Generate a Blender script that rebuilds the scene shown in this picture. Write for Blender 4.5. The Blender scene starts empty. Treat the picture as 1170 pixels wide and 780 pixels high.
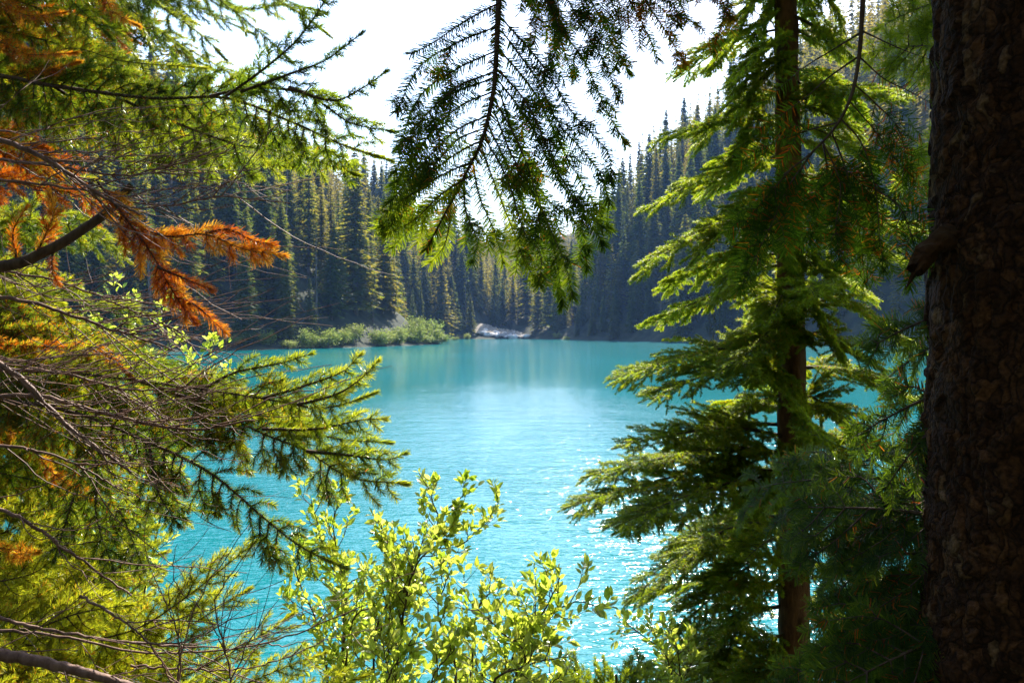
import bpy, math, random
import numpy as np
R = math.radians
rng = np.random.default_rng(7)
random.seed(7)
sc = bpy.context.scene
col = sc.collection

# ------------------------------------------------------------------ camera
CAM = np.array([0.0, 0.0, 4.2]); F = 975.0; PITCH = 14.0 / F
cd = bpy.data.cameras.new('camera'); cam = bpy.data.objects.new('camera', cd); col.objects.link(cam)
cam.location = CAM; cam.rotation_euler = (math.pi / 2 - PITCH, 0, 0)
cd.sensor_width = 36; cd.lens = 30; cd.clip_start = 0.05; cd.clip_end = 5000
cd.dof.use_dof = True; cd.dof.focus_distance = 2.3; cd.dof.aperture_fstop = 14
sc.camera = cam

# ------------------------------------------------------------------ light
SUN_EL, SUN_AZ = 44.0, 17.0          # azimuth: degrees to the right of straight ahead
w = bpy.data.worlds.new('World'); sc.world = w; w.use_nodes = True
nt = w.node_tree
sky = nt.nodes.new('ShaderNodeTexSky'); sky.sky_type = 'NISHITA'; sky.sun_disc = False
sky.sun_elevation = R(SUN_EL); sky.sun_rotation = R(SUN_AZ)
sky.air_density = 1.0; sky.dust_density = 2.0; sky.ozone_density = 1.5; sky.altitude = 1200
bg = nt.nodes['Background']; bg.inputs['Strength'].default_value = 0.15
nt.links.new(sky.outputs[0], bg.inputs[0])
sd = bpy.data.lights.new('sun', 'SUN'); sd.energy = 3.8; sd.angle = R(0.5); sd.color = (1.0, 0.93, 0.80)
sun = bpy.data.objects.new('sun', sd); col.objects.link(sun)
e, a = R(SUN_EL), R(SUN_AZ)
from mathutils import Vector
tosun = Vector((math.sin(a) * math.cos(e), math.cos(a) * math.cos(e), math.sin(e)))
sun.rotation_euler = tosun.to_track_quat('Z', 'Y').to_euler()
sun.location = (20, 40, 60)
vs = sc.view_settings
vs.view_transform = 'Standard'; vs.look = 'None'; vs.gamma = 1.0; vs.exposure = 1.88; vs.use_curve_mapping = False
cy = sc.cycles
cy.use_denoising = True
cy.max_bounces = 8; cy.diffuse_bounces = 3; cy.glossy_bounces = 3; cy.transmission_bounces = 4; cy.volume_bounces = 0
cy.sample_clamp_indirect = 6.0

# ------------------------------------------------------------------ helpers
RT = np.array([1.0, 0, 0]); FW = np.array([0, math.cos(PITCH), -math.sin(PITCH)]); UP = np.array([0, math.sin(PITCH), math.cos(PITCH)])
def P(px, py, d):
    """the point seen at photograph pixel (px, py), d metres in front of the camera"""
    return CAM + d * (FW + (px - 585.0) / F * RT - (py - 390.0) / F * UP)
def nrm(v):
    v = np.asarray(v, float); return v / (np.linalg.norm(v, axis=-1, keepdims=True) + 1e-12)

class Geo:
    """collects quads; build() links them as one mesh object"""
    def __init__(s): s.v = []; s.f = []; s.m = []; s.a = []; s.n = 0
    def add(s, v, f, mat=0, var=0.5):
        v = np.asarray(v, float).reshape(-1, 3); f = np.asarray(f, int).reshape(-1, 4)
        s.v.append(v); s.f.append(f + s.n); s.n += len(v)
        s.m.append(np.broadcast_to(mat, len(f)).astype(np.int32)); s.a.append(np.broadcast_to(var, len(v)).astype(np.float32))
    def mesh(s, name, mats, smooth=False):
        me = bpy.data.meshes.new(name)
        if s.n:
            v = np.concatenate(s.v); f = np.concatenate(s.f); m = np.concatenate(s.m); a_ = np.concatenate(s.a)
            me.vertices.add(len(v)); me.vertices.foreach_set('co', v.astype(np.float32).ravel())
            me.loops.add(len(f) * 4); me.loops.foreach_set('vertex_index', f.astype(np.int32).ravel())
            me.polygons.add(len(f)); me.polygons.foreach_set('loop_start', np.arange(0, 4 * len(f), 4, dtype=np.int32))
            me.polygons.foreach_set('material_index', m)
            me.polygons.foreach_set('use_smooth', np.full(len(f), smooth))
            at = me.attributes.new('var', 'FLOAT', 'POINT'); at.data.foreach_set('value', a_)
            me.update(calc_edges=True)
        for x in mats: me.materials.append(x)
        return me
    def build(s, name, mats, parent=None, smooth=False):
        o = bpy.data.objects.new(name, s.mesh(name, mats, smooth)); col.objects.link(o)
        if parent is not None:
            o.parent = parent
            if parent.type == 'EMPTY': o.matrix_parent_inverse = parent_inv(parent)   # meshes already sit in world coordinates
        return o
def parent_inv(p):
    from mathutils import Matrix
    m = Matrix.Identity(4); q = p
    while q is not None:
        m = Matrix.Translation(q.location) @ m; q = q.parent
    return m.inverted()
def tag(o, label=None, cat=None, group=None, kind=None):
    if label: o['label'] = label
    if cat: o['category'] = cat
    if group: o['group'] = group
    if kind: o['kind'] = kind
    return o
def empty(name, loc):
    o = bpy.data.objects.new(name, None); col.objects.link(o); o.location = loc; o.empty_display_size = 0.2
    return o

def spline(ctrl, n):
    """Catmull-Rom through control points, resampled evenly to n points"""
    c = np.asarray(ctrl, float)
    if len(c) == 2: return c[0] + (c[1] - c[0]) * np.linspace(0, 1, n)[:, None]
    q = np.vstack([2 * c[0] - c[1], c, 2 * c[-1] - c[-2]]); out = []
    t = np.linspace(0, 1, 9)[:-1, None]
    for i in range(1, len(q) - 2):
        p0, p1, p2, p3 = q[i - 1:i + 3]
        out.append(0.5 * (2 * p1 + (p2 - p0) * t + (2 * p0 - 5 * p1 + 4 * p2 - p3) * t ** 2 + (3 * p1 - p0 - 3 * p2 + p3) * t ** 3))
    out = np.vstack(out + [c[-1:]])
    s = np.r_[0, np.cumsum(np.linalg.norm(np.diff(out, axis=0), axis=1))]
    u = np.linspace(0, s[-1], n)
    return np.stack([np.interp(u, s, out[:, k]) for k in range(3)], 1)
def plen(p): return float(np.linalg.norm(np.diff(p, axis=0), axis=1).sum())
def tangents(p):
    return nrm(np.gradient(p, axis=0)) if len(p) > 1 else np.array([[0, 0, 1.0]])
def tube(g, pts, r0, r1, sides=5, mat=0, jit=0.0, var=0.5):
    pts = np.asarray(pts, float); n = len(pts); T = tangents(pts)
    ref = np.array([0.3, 0.1, 1.0]) if abs(T[0][2]) < 0.8 else np.array([1.0, 0.2, 0.1])
    A = nrm(np.cross(T, ref)); B = np.cross(T, A)
    r = np.linspace(r0, r1, n)[:, None, None]
    if jit: r = r * (1 + jit * rng.normal(size=(n, sides, 1)))
    th = np.linspace(0, 2 * np.pi, sides, endpoint=False)[None, :, None]
    v = pts[:, None] + r * (np.cos(th) * A[:, None] + np.sin(th) * B[:, None])
    i = np.arange(n - 1)[:, None] * sides; j = np.arange(sides)[None, :]; k = (j + 1) % sides
    f = np.stack([i + j, i + k, i + sides + k, i + sides + j], -1)
    g.add(v, f, mat, var)
    if sides == 4 or sides == 5 or sides > 6:      # close the far end
        pass

# ------------------------------------------------------------------ materials
def mat(name):
    m = bpy.data.materials.new(name); m.use_nodes = True
    n = m.node_tree.nodes; n.clear()
    out = n.new('ShaderNodeOutputMaterial')
    return m, n, m.node_tree.links, out
def ramp(n, stops):
    r = n.new('ShaderNodeValToRGB'); el = r.color_ramp.elements
    while len(el) < len(stops): el.new(0.5)
    for x, (p, c) in zip(el, stops): x.position = p; x.color = (*c, 1)
    return r
def leafy(name, base, trans, tmix=0.45, rough=0.45, spec=0.4, objvar=False, tscale=1.0):
    """thin foliage: a Principled face plus light passing through; colour varies leaf by leaf"""
    m, n, l, out = mat(name)
    at = n.new('ShaderNodeAttribute'); at.attribute_name = 'var'
    src = at.outputs['Fac']
    if objvar:
        oi = n.new('ShaderNodeObjectInfo'); mx = n.new('ShaderNodeMath'); mx.operation = 'MULTIPLY_ADD'
        l.new(oi.outputs['Random'], mx.inputs[0]); mx.inputs[1].default_value = 0.6
        m2 = n.new('ShaderNodeMath'); m2.operation = 'MULTIPLY'; l.new(src, m2.inputs[0]); m2.inputs[1].default_value = 0.4
        l.new(m2.outputs[0], mx.inputs[2]); src = mx.outputs[0]
    rb = ramp(n, base); rt = ramp(n, trans)
    l.new(src, rb.inputs[0]); l.new(src, rt.inputs[0])
    p = n.new('ShaderNodeBsdfPrincipled'); p.inputs['Roughness'].default_value = rough; p.inputs['Specular IOR Level'].default_value = spec
    l.new(rb.outputs[0], p.inputs['Base Color'])
    t = n.new('ShaderNodeBsdfTranslucent'); l.new(rt.outputs[0], t.inputs[0])
    mix = n.new('ShaderNodeMixShader'); mix.inputs[0].default_value = tmix
    l.new(p.outputs[0], mix.inputs[1]); l.new(t.outputs[0], mix.inputs[2]); l.new(mix.outputs[0], out.inputs[0])
    return m
def wood(name, c0, c1, scale=30, bump=0.6, rough=0.85, stretch=0.25, c2=None):
    m, n, l, out = mat(name)
    tc = n.new('ShaderNodeTexCoord'); mp = n.new('ShaderNodeMapping'); mp.inputs['Scale'].default_value = (1, 1, stretch)
    l.new(tc.outputs['Object'], mp.inputs[0])
    no = n.new('ShaderNodeTexNoise'); no.inputs['Scale'].default_value = scale; no.inputs['Detail'].default_value = 6; no.inputs['Roughness'].default_value = 0.65
    l.new(mp.outputs[0], no.inputs[0])
    r = ramp(n, [(0.32, c0), (0.66, c1)]); l.new(no.outputs[0], r.inputs[0]); c = r.outputs[0]
    if c2:
        n2 = n.new('ShaderNodeTexNoise'); n2.inputs['Scale'].default_value = scale * 0.35; n2.inputs['Detail'].default_value = 5
        l.new(tc.outputs['Object'], n2.inputs[0])
        r2 = ramp(n, [(0.52, (0, 0, 0)), (0.66, (1, 1, 1))]); l.new(n2.outputs[0], r2.inputs[0])
        mx = n.new('ShaderNodeMix'); mx.data_type = 'RGBA'; l.new(r2.outputs[0], mx.inputs[0]); l.new(c, mx.inputs[6]); mx.inputs[7].default_value = (*c2, 1); c = mx.outputs[2]
    p = n.new('ShaderNodeBsdfPrincipled'); p.inputs['Roughness'].default_value = rough; p.inputs['Specular IOR Level'].default_value = 0.25
    l.new(c, p.inputs['Base Color'])
    b = n.new('ShaderNodeBump'); b.inputs['Strength'].default_value = bump; b.inputs['Distance'].default_value = 0.01
    l.new(no.outputs[0], b.inputs['Height']); l.new(b.outputs[0], p.inputs['Normal']); l.new(p.outputs[0], out.inputs[0])
    return m
M = {}
M['fir'] = leafy('fir_needles', [(0, (.018, .045, .010)), (.5, (.035, .075, .012)), (1, (.075, .11, .015))],
                 [(0, (.08, .16, .008)), (.5, (.24, .38, .012)), (1, (.56, .64, .02))], 0.45, 0.55, 0.15)
M['spruce'] = leafy('spruce_needles', [(0, (.020, .042, .008)), (.5, (.06, .095, .014)), (1, (.16, .17, .022))],
                    [(0, (.12, .22, .010)), (.5, (.34, .46, .015)), (1, (.78, .78, .03))], 0.55, 0.32, 0.5)
M['hemlock'] = leafy('hemlock_needles', [(0, (.025, .06, .010)), (.5, (.05, .095, .012)), (1, (.10, .14, .016))],
                     [(0, (.22, .36, .010)), (.5, (.42, .56, .015)), (1, (.62, .70, .02))], 0.52, 0.42, 0.25)
M['dead'] = leafy('dead_needles', [(0, (.14, .035, .008)), (.3, (.38, .08, .006)), (.6, (.54, .16, .01)), (1, (.60, .26, .03))],
                  [(0, (.60, .11, .005)), (.5, (.90, .30, .012)), (1, (.95, .50, .04))], 0.55, 0.45, 0.3)
M['willow'] = leafy('willow_leaves', [(0, (.07, .12, .02)), (.5, (.12, .17, .035)), (1, (.20, .23, .07))],
                    [(0, (.36, .54, .03)), (.5, (.62, .74, .06)), (1, (.84, .84, .16))], 0.55, 0.3, 0.6)
M['far'] = leafy('far_conifer_foliage', [(0, (.022, .044, .013)), (.5, (.058, .080, .022)), (1, (.13, .105, .03))],
                 [(0, (.09, .15, .01)), (.5, (.20, .23, .02)), (1, (.46, .34, .03))], 0.5, 0.7, 0.15, objvar=True)
M['bush'] = leafy('bush_leaves', [(0, (.10, .12, .02)), (.5, (.18, .20, .035)), (1, (.28, .26, .06))],
                  [(0, (.2, .3, .05)), (.5, (.3, .38, .07)), (1, (.4, .42, .1))], 0.4, 0.6, 0.2, objvar=True)
M['lichen'] = leafy('beard_lichen', [(0, (.14, .14, .05)), (1, (.24, .21, .09))], [(0, (.25, .22, .06)), (1, (.35, .28, .10))], 0.4, 0.8, 0.1)
M['twig'] = wood('twig_bark', (.045, .028, .018), (.12, .085, .06), 60, 0.3)
M['deadtwig'] = wood('bare_twig_bark', (.10, .050, .038), (.27, .17, .13), 50, 0.3, 0.6)
M['bark'] = wood('grey_brown_bark', (.008, .004, .002), (.085, .040, .016), 34, 0.8, 0.95, 1.3, (.075, .045, .024))
M['hembark'] = wood('brown_scaly_bark', (.06, .026, .012), (.26, .125, .055), 26, 1.0, 0.9, 0.35)
def plates(name):
    m, n, l, out = mat(name)
    tc = n.new('ShaderNodeTexCoord'); wn = n.new('ShaderNodeTexNoise'); wn.inputs['Scale'].default_value = 16; wn.inputs['Detail'].default_value = 4
    l.new(tc.outputs['Object'], wn.inputs[0])
    ad = n.new('ShaderNodeMix'); ad.data_type = 'VECTOR'; ad.inputs[0].default_value = .09; l.new(tc.outputs['Object'], ad.inputs[4]); l.new(wn.outputs['Color'], ad.inputs[5])
    mp = n.new('ShaderNodeMapping'); mp.inputs['Scale'].default_value = (1, 1, .5); l.new(ad.outputs[1], mp.inputs[0])
    ve = n.new('ShaderNodeTexVoronoi'); ve.feature = 'DISTANCE_TO_EDGE'; ve.inputs['Scale'].default_value = 50; l.new(mp.outputs[0], ve.inputs[0])
    vc = n.new('ShaderNodeTexVoronoi'); vc.inputs['Scale'].default_value = 50; l.new(mp.outputs[0], vc.inputs[0])
    sx = n.new('ShaderNodeSeparateXYZ'); l.new(vc.outputs['Color'], sx.inputs[0])
    cell = ramp(n, [(.0, (.038, .016, .006)), (.5, (.062, .027, .010)), (.85, (.115, .052, .020)), (1, (.15, .09, .045))]); l.new(sx.outputs[0], cell.inputs[0])
    edge = ramp(n, [(.0, (.35, .33, .30)), (.20, (1, 1, 1))]); l.new(ve.outputs[0], edge.inputs[0])
    fine = n.new('ShaderNodeTexNoise'); fine.inputs['Scale'].default_value = 120; fine.inputs['Detail'].default_value = 5; l.new(tc.outputs['Object'], fine.inputs[0])
    fr = ramp(n, [(.3, (.45, .45, .45)), (.7, (1.2, 1.2, 1.2))]); l.new(fine.outputs[0], fr.inputs[0])
    def mul(a_, b_):
        q = n.new('ShaderNodeMix'); q.data_type = 'RGBA'; q.blend_type = 'MULTIPLY'; q.inputs[0].default_value = 1; l.new(a_, q.inputs[6]); l.new(b_, q.inputs[7]); return q.outputs[2]
    c = mul(mul(cell.outputs[0], edge.outputs[0]), fr.outputs[0])
    p = n.new('ShaderNodeBsdfPrincipled'); p.inputs['Roughness'].default_value = .92; p.inputs['Specular IOR Level'].default_value = .2; l.new(c, p.inputs['Base Color'])
    h1 = n.new('ShaderNodeMath'); h1.operation = 'MULTIPLY_ADD'; l.new(edge.outputs[0], h1.inputs[0]); h1.inputs[1].default_value = .6; l.new(fine.outputs[0], h1.inputs[2])
    b = n.new('ShaderNodeBump'); b.inputs['Strength'].default_value = 1; b.inputs['Distance'].default_value = .008; l.new(h1.outputs[0], b.inputs['Height']); l.new(b.outputs[0], p.inputs['Normal'])
    l.new(p.outputs[0], out.inputs[0]); return m
M['plates'] = plates('plated_fir_bark')
M['fartrunk'] = wood('far_trunk_bark', (.06, .045, .035), (.14, .11, .09), 4, 0.2)
M['rock'] = wood('pale_granite', (.42, .40, .37), (.75, .72, .68), 1.5, 0.5, 0.9, 1.0)
M['log'] = wood('bleached_driftwood', (.28, .25, .22), (.5, .46, .42), 3, 0.4, 0.9, 1.0)

# ------------------------------------------------------------------ terrain and lake
H_CAM = 4.2
SHORE = np.array([(-62, 5), (-95, 60), (-84, 120), (-56, 168), (-42, 186), (-31, 205), (-24, 226), (-19.5, 242), (-22, 252), (-34, 275),
                  (-33, 320), (-18, 362), (4, 372), (14, 352), (24, 335), (37, 315), (60, 273), (72, 256), (98, 195), (112, 100), (70, 20), (40, 5),
                  (14, 6.6), (3, 6.2), (-8, 6.8), (-30, 5)], float)
def shore_dist(x, y):
    p = np.stack([np.ravel(x), np.ravel(y)], 1); a_ = SHORE; b_ = np.roll(SHORE, -1, 0)
    best = np.full(len(p), 1e9); ins = np.zeros(len(p), bool)
    for (ax, ay), (bx, by) in zip(a_, b_):
        d = np.array([bx - ax, by - ay]); t = np.clip(((p - (ax, ay)) @ d) / (d @ d), 0, 1)
        best = np.minimum(best, np.hypot(p[:, 0] - ax - t * d[0], p[:, 1] - ay - t * d[1]))
        c = ((ay > p[:, 1]) != (by > p[:, 1])); xi = (bx - ax) * (p[:, 1] - ay) / (by - ay + 1e-12) + ax
        ins ^= c & (p[:, 0] < xi)
    return np.where(ins, -best, best).reshape(np.shape(x))
CAPU = [-1.5, -.8, -.49, -.30, -.15, -.03, .03, .08, .105, .16, .25, .42, .8, 1.5]
CAPH = [130, 128, 122, 112, 76, 32, 5, 6, 46, 84, 128, 190, 230, 230]
def height(x, y):
    x = np.asarray(x, float); y = np.asarray(y, float)
    d = shore_dist(x, y)
    u = x / np.maximum(y, 40.0)
    cap = np.interp(u, CAPU, CAPH)
    # low apron behind the headland tip, steep above it
    slope = np.where(u < 0, 0.78, 1.02)
    slope = slope * (1 - .75 * np.exp(-((u + .008) / .035) ** 4) * np.clip((y - 345) / 15, 0, 1))
    raw = np.maximum(d - 4, 0) * slope + np.clip(d, 0, 4) * 0.22
    far = cap * (1 - np.exp(-raw / np.maximum(cap, 1)) ** 1.0) if False else cap * np.tanh(raw / cap * 1.15)
    ridge = np.clip((y - 450) / 260, 0, 1) ** 1.3 * (72 + 10 * np.sin(x / 37) + 30 * np.clip(np.abs(u - .05) * 4, 0, 1.5))
    far = np.maximum(far, ridge)
    near = np.where(y < 3, 2.6, np.clip(2.6 - (y - 3) * 0.55, -5, 2.6)) + 0.05 * np.sin(x * 1.7) * np.cos(y * 2.3)
    near = np.clip(near, -2, 3) + np.maximum(np.abs(x) - 12, 0) * 0.12
    wn = np.clip((40 - y) / 15, 0, 1)
    land = far * (1 - wn) + np.where(d > 0, np.maximum(near, 0.12 * np.clip(d, 0, 3)), 0) * wn
    land = land + (np.sin(x * .11 + 1) * np.cos(y * .09) * 1.2 + np.sin(x * .31) * np.sin(y * .27) * .5) * np.clip((d - 5) / 12, 0, 1)
    return np.where(d > 0, land + 0.02, np.maximum(d * 0.5, -4) - 0.02)
gx = np.r_[np.linspace(-900, -200, 30), np.linspace(-190, 190, 128), np.linspace(200, 900, 30)]
gx = np.unique(np.r_[gx, np.linspace(-12, 12, 49)])
gy = np.unique(np.r_[np.linspace(-80, -6, 16), np.linspace(-5, 12, 35), np.linspace(14, 420, 136), np.linspace(430, 1200, 50)])
X, Y = np.meshgrid(gx, gy); Z = height(X, Y)
g = Geo(); nx = len(gx); ny = len(gy)
i = np.arange(ny - 1)[:, None] * nx; j = np.arange(nx - 1)[None, :]
g.add(np.stack([X, Y, Z], -1), np.stack([i + j, i + j + 1, i + nx + j + 1, i + nx + j], -1))
m, n, l, out = mat('forest_floor')
tc = n.new('ShaderNodeTexCoord'); no = n.new('ShaderNodeTexNoise'); no.inputs['Scale'].default_value = 0.35; no.inputs['Detail'].default_value = 8
l.new(tc.outputs['Object'], no.inputs[0])
r = ramp(n, [(.35, (.012, .016, .007)), (.5, (.022, .032, .012)), (.68, (.05, .05, .025))]); l.new(no.outputs[0], r.inputs[0])
p = n.new('ShaderNodeBsdfPrincipled'); p.inputs['Roughness'].default_value = 0.95; l.new(r.outputs[0], p.inputs['Base Color'])
n3 = n.new('ShaderNodeTexNoise'); n3.inputs['Scale'].default_value = 6; n3.inputs['Detail'].default_value = 8; l.new(tc.outputs['Object'], n3.inputs[0])
b = n.new('ShaderNodeBump'); b.inputs['Strength'].default_value = 0.7; b.inputs['Distance'].default_value = 0.1; l.new(n3.outputs[0], b.inputs['Height']); l.new(b.outputs[0], p.inputs['Normal'])
l.new(p.outputs[0], out.inputs[0])
tag(g.build('terrain', [m], smooth=True), kind='structure')

# water: opaque glacial turquoise under a rippled surface
m, n, l, out = mat('glacial_water')
tc = n.new('ShaderNodeTexCoord')
def noise(scale, sx, sy, rot=0.0, detail=3, rough=0.5, dist=0.0):
    mp = n.new('ShaderNodeMapping'); mp.inputs['Scale'].default_value = (sx, sy, 1); mp.inputs['Rotation'].default_value = (0, 0, rot)
    l.new(tc.outputs['Object'], mp.inputs[0])
    q = n.new('ShaderNodeTexNoise'); q.inputs['Scale'].default_value = scale; q.inputs['Detail'].default_value = detail; q.inputs['Roughness'].default_value = rough
    q.inputs['Distortion'].default_value = dist
    l.new(mp.outputs[0], q.inputs[0]); return q.outputs[0]
def mth(op, a_, b_=None, c_=None, clamp=False):
    q = n.new('ShaderNodeMath'); q.operation = op; q.use_clamp = clamp
    for k, v in enumerate((a_, b_, c_)):
        if v is None: continue
        if isinstance(v, (int, float)): q.inputs[k].default_value = v
        else: l.new(v, q.inputs[k])
    return q.outputs[0]
w1 = noise(4.2, 0.6, 1.25, R(12), 3, 0.55, 0.6)
w2 = noise(8.0, 0.55, 1.2, R(-18), 2, 0.5, 0.3)
w3 = noise(0.9, 0.5, 1.2, R(6), 2, 0.5)
hgt = mth('ADD', mth('MULTIPLY', w1, 1.0), mth('MULTIPLY', w2, 0.28)); hgt = mth('ADD', hgt, mth('MULTIPLY', w3, 1.4))
# wind patches: calm towards the far shore, ripples on the near half of the lake
sep = n.new('ShaderNodeSeparateXYZ'); l.new(tc.outputs['Object'], sep.inputs[0])
patch = noise(0.16, 1.0, 0.35, R(20), 4, 0.6, 0.8)
near_ = mth('DIVIDE', mth('SUBTRACT', 84.0, sep.outputs[1]), 62.0, clamp=True)
gust = mth('MULTIPLY', mth('SUBTRACT', patch, 0.30), 3.2, clamp=True)
calm = mth('MULTIPLY', mth('POWER', near_, 2.0), mth('MULTIPLY_ADD', gust, 0.9, 0.25))
bankd = mth('DIVIDE', mth('ADD', mth('ABSOLUTE', mth('SUBTRACT', sep.outputs[1], 335.0)), 0.0), 38.0, clamp=True)
farr = mth('MULTIPLY', mth('SUBTRACT', 1.0, bankd), 0.5)
amp = mth('ADD', mth('MULTIPLY_ADD', calm, 1.0, 0.035), farr)
b = n.new('ShaderNodeBump'); b.inputs['Distance'].default_value = 0.065
l.new(amp, b.inputs['Strength']); l.new(hgt, b.inputs['Height'])
cv = noise(0.05, 1, 1, 0, 2)
r = ramp(n, [(.3, (.001, .145, .150)), (.7, (.001, .185, .205))]); l.new(cv, r.inputs[0])
p = n.new('ShaderNodeBsdfPrincipled'); p.inputs['Roughness'].default_value = 0.12; p.inputs['IOR'].default_value = 1.34
l.new(r.outputs[0], p.inputs['Base Color']); l.new(b.outputs[0], p.inputs['Normal']); l.new(p.outputs[0], out.inputs[0])
g = Geo()
xs = np.linspace(-200, 200, 9); ys = np.linspace(3.0, 420, 9); X, Y = np.meshgrid(xs, ys)
i = np.arange(8)[:, None] * 9; j = np.arange(8)[None, :]
g.add(np.stack([X, Y, 0 * X], -1), np.stack([i + j, i + j + 1, i + 10 + j, i + 9 + j], -1))
tag(g.build('lake_water', [m]), kind='structure')

# ------------------------------------------------------------------ far conifers
def far_conifer(h, rad, levels, nb, nq, seed, sparse=0.0, droop=0.35, trunk_clear=0.06):
    """crown of drooping boughs, each a run of small ragged sprays; returns (crown, trunk)"""
    q = np.random.default_rng(seed); crown = Geo(); trunk = Geo()
    bend = q.normal(size=2) * 0.012 * h
    def axis(t): return np.stack([bend[0] * np.sin(t * 2.2), bend[1] * np.sin(t * 1.7), t * h], -1)
    tube(trunk, axis(np.linspace(-0.02, 0.985, 9)), h * .0105, h * .001, 6)
    side_bias = q.uniform(0, 6.28)
    for k in range(levels):
        t = trunk_clear + (1 - trunk_clear) * (k + q.uniform(0, .8)) / levels
        prof = (1 - t) ** 0.8 * (0.75 + 0.25 * min(1, t / .15)) + 0.035
        if q.random() < 0.10: prof *= 0.55
        for a_ in q.uniform(0, 6.283) + np.arange(nb) * 6.283 / nb + q.normal(size=nb) * .3:
            if q.random() < sparse + 0.10: continue
            L = rad * prof * q.uniform(.62, 1.18) * (1 + .12 * math.cos(a_ - side_bias))
            d = np.array([math.cos(a_), math.sin(a_), 0]); s_ = np.array([-d[1], d[0], 0])
            m_ = max(2, int(nq * L / rad + 1.5))
            u = (np.arange(m_) + q.uniform(.2, .9, m_)) / m_
            up = 0.20 * (t - 0.35)
            c = axis(np.full(m_, t)) + d * (u * L)[:, None] + np.array([0, 0, 1.0]) * (up * u * L - droop * u ** 1.6 * L)[:, None]
            c = c + s_ * (q.normal(size=m_) * .13 * L)[:, None]
            sz = (0.16 + 0.22 * np.sqrt(L / rad)) * rad * .62 * q.uniform(.6, 1.25, m_) * (1.1 - .45 * u)
            ax = nrm(d + s_ * q.normal(size=(m_, 1)) * .7 - np.array([0, 0, 1.0]) * q.uniform(.1, .9, (m_, 1)))
            bx = nrm(np.cross(ax, q.normal(size=(m_, 3)) * .5 + np.array([0, 0, 1.0])))
            v = np.stack([c - ax * sz[:, None] * .5 - bx * sz[:, None] * .22, c - ax * sz[:, None] * .3 + bx * sz[:, None] * .45,
                          c + ax * sz[:, None] * .95 + bx * sz[:, None] * .05, c + ax * sz[:, None] * .25 - bx * sz[:, None] * .40], 1)
            crown.add(v, np.arange(m_ * 4).reshape(-1, 4), 0, np.repeat(q.uniform(0, 1, m_), 4))
    # spire
    for k in range(10):
        t = 1 - .035 * k / 10 * 1.5; a_ = q.uniform(0, 6.28); s = .25 + .05 * k
        d = np.array([math.cos(a_), math.sin(a_), -.5]) * s; c = axis(np.array(t)); e_ = np.array([-d[1], d[0], 0]) * .3
        crown.add([c, c + d * .5 + e_, c + d, c + d * .5 - e_], [0, 1, 2, 3], 0, q.random())
    return crown, trunk
KINDS = []
for k, (h, rad, lv, nb, nq, sp) in enumerate([(26, 3.3, 52, 11, 13, 0), (23, 2.9, 48, 11, 13, .05), (28, 3.7, 52, 11, 13, .08), (21, 3.0, 42, 11, 13, 0),
                                               (25, 2.7, 48, 9, 12, .2), (18, 2.8, 38, 10, 12, 0), (30, 3.6, 56, 11, 13, .12), (22, 1.6, 34, 6, 8, .6), (16, 3.2, 32, 11, 13, 0)]):
    c, t_ = far_conifer(h, rad, lv, nb, nq, 100 + k, sp)
    both = Geo()
    both.v = c.v + t_.v; both.n = c.n + t_.n; both.a = c.a + t_.a
    both.f = c.f + [f + c.n for f in t_.f]; both.m = c.m + [x * 0 + 1 for x in t_.m]
    KINDS.append(dict(h=h, crown=c.mesh('crown', [M['far']]), trunk=t_.mesh('trunk', [M['fartrunk']], True), both=both.mesh('conifer_tree', [M['far'], M['fartrunk']])))
low, lowt = far_conifer(23, 3.3, 26, 7, 7, 300, 0)
LOWV = np.concatenate(low.v); LOWF = np.concatenate(low.f); LOWA = np.concatenate(low.a)

# scatter over the slopes (jittered rows), keep what the lake side can see
pts = []
cell = 6.8
for yy in np.arange(60, 900, cell):
    step = cell if yy < 430 else cell * 1.35
    for xx in np.arange(-0.75 * yy - 20, 0.75 * yy + 20, step):
        pts.append((xx + rng.uniform(-.42, .42) * step, yy + rng.uniform(-.42, .42) * cell))
pts = np.array(pts)
d = shore_dist(pts[:, 0], pts[:, 1])
u = pts[:, 0] / pts[:, 1]
keep = (d > 2.2) & (d < 330)
# leave the headland apron to its bushes, and the scree gully open
keep &= ~((pts[:, 0] > -40) & (pts[:, 0] < 0) & (pts[:, 1] > 190) & (pts[:, 1] < 262) & (d < 9.0))
keep &= ~((u > -.048) & (u < .028) & (pts[:, 1] > 355) & (d < 16 + 10 * rng.uniform(size=len(d))))
pts = pts[keep]; d = d[keep]
hz = height(pts[:, 0], pts[:, 1])
kind = rng.integers(0, len(KINDS), len(pts)); scl = rng.uniform(.72, 1.42, len(pts))
scl *= np.where(rng.random(len(pts)) < .12, .6, 1)
scl[d < 6] *= rng.uniform(.6, .95, (d < 6).sum())
th = np.array([KINDS[k]['h'] for k in kind]) * scl
# how much of each tree shows: paint silhouettes back to front on a coarse grid
W_, H_ = 585, 390
buf = np.full((H_, W_), -1, int)
order = np.argsort(-pts[:, 1])
for q in order:
    x, y = pts[q]; z0 = hz[q]; s = F / 2 / y
    cx = W_ / 2 + x * s; yb = 188 - (z0 - H_CAM) * s; yt = 188 - (z0 + th[q] - H_CAM) * s; hw = th[q] * .125 * s
    for row in range(max(0, int(yt)), min(H_, int(yb) + 1)):
        ww = hw * (row - yt) / max(yb - yt, 1); a0 = max(0, int(cx - ww)); a1 = min(W_, int(cx + ww) + 1)
        if a1 > a0: buf[row, a0:a1] = q
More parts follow.
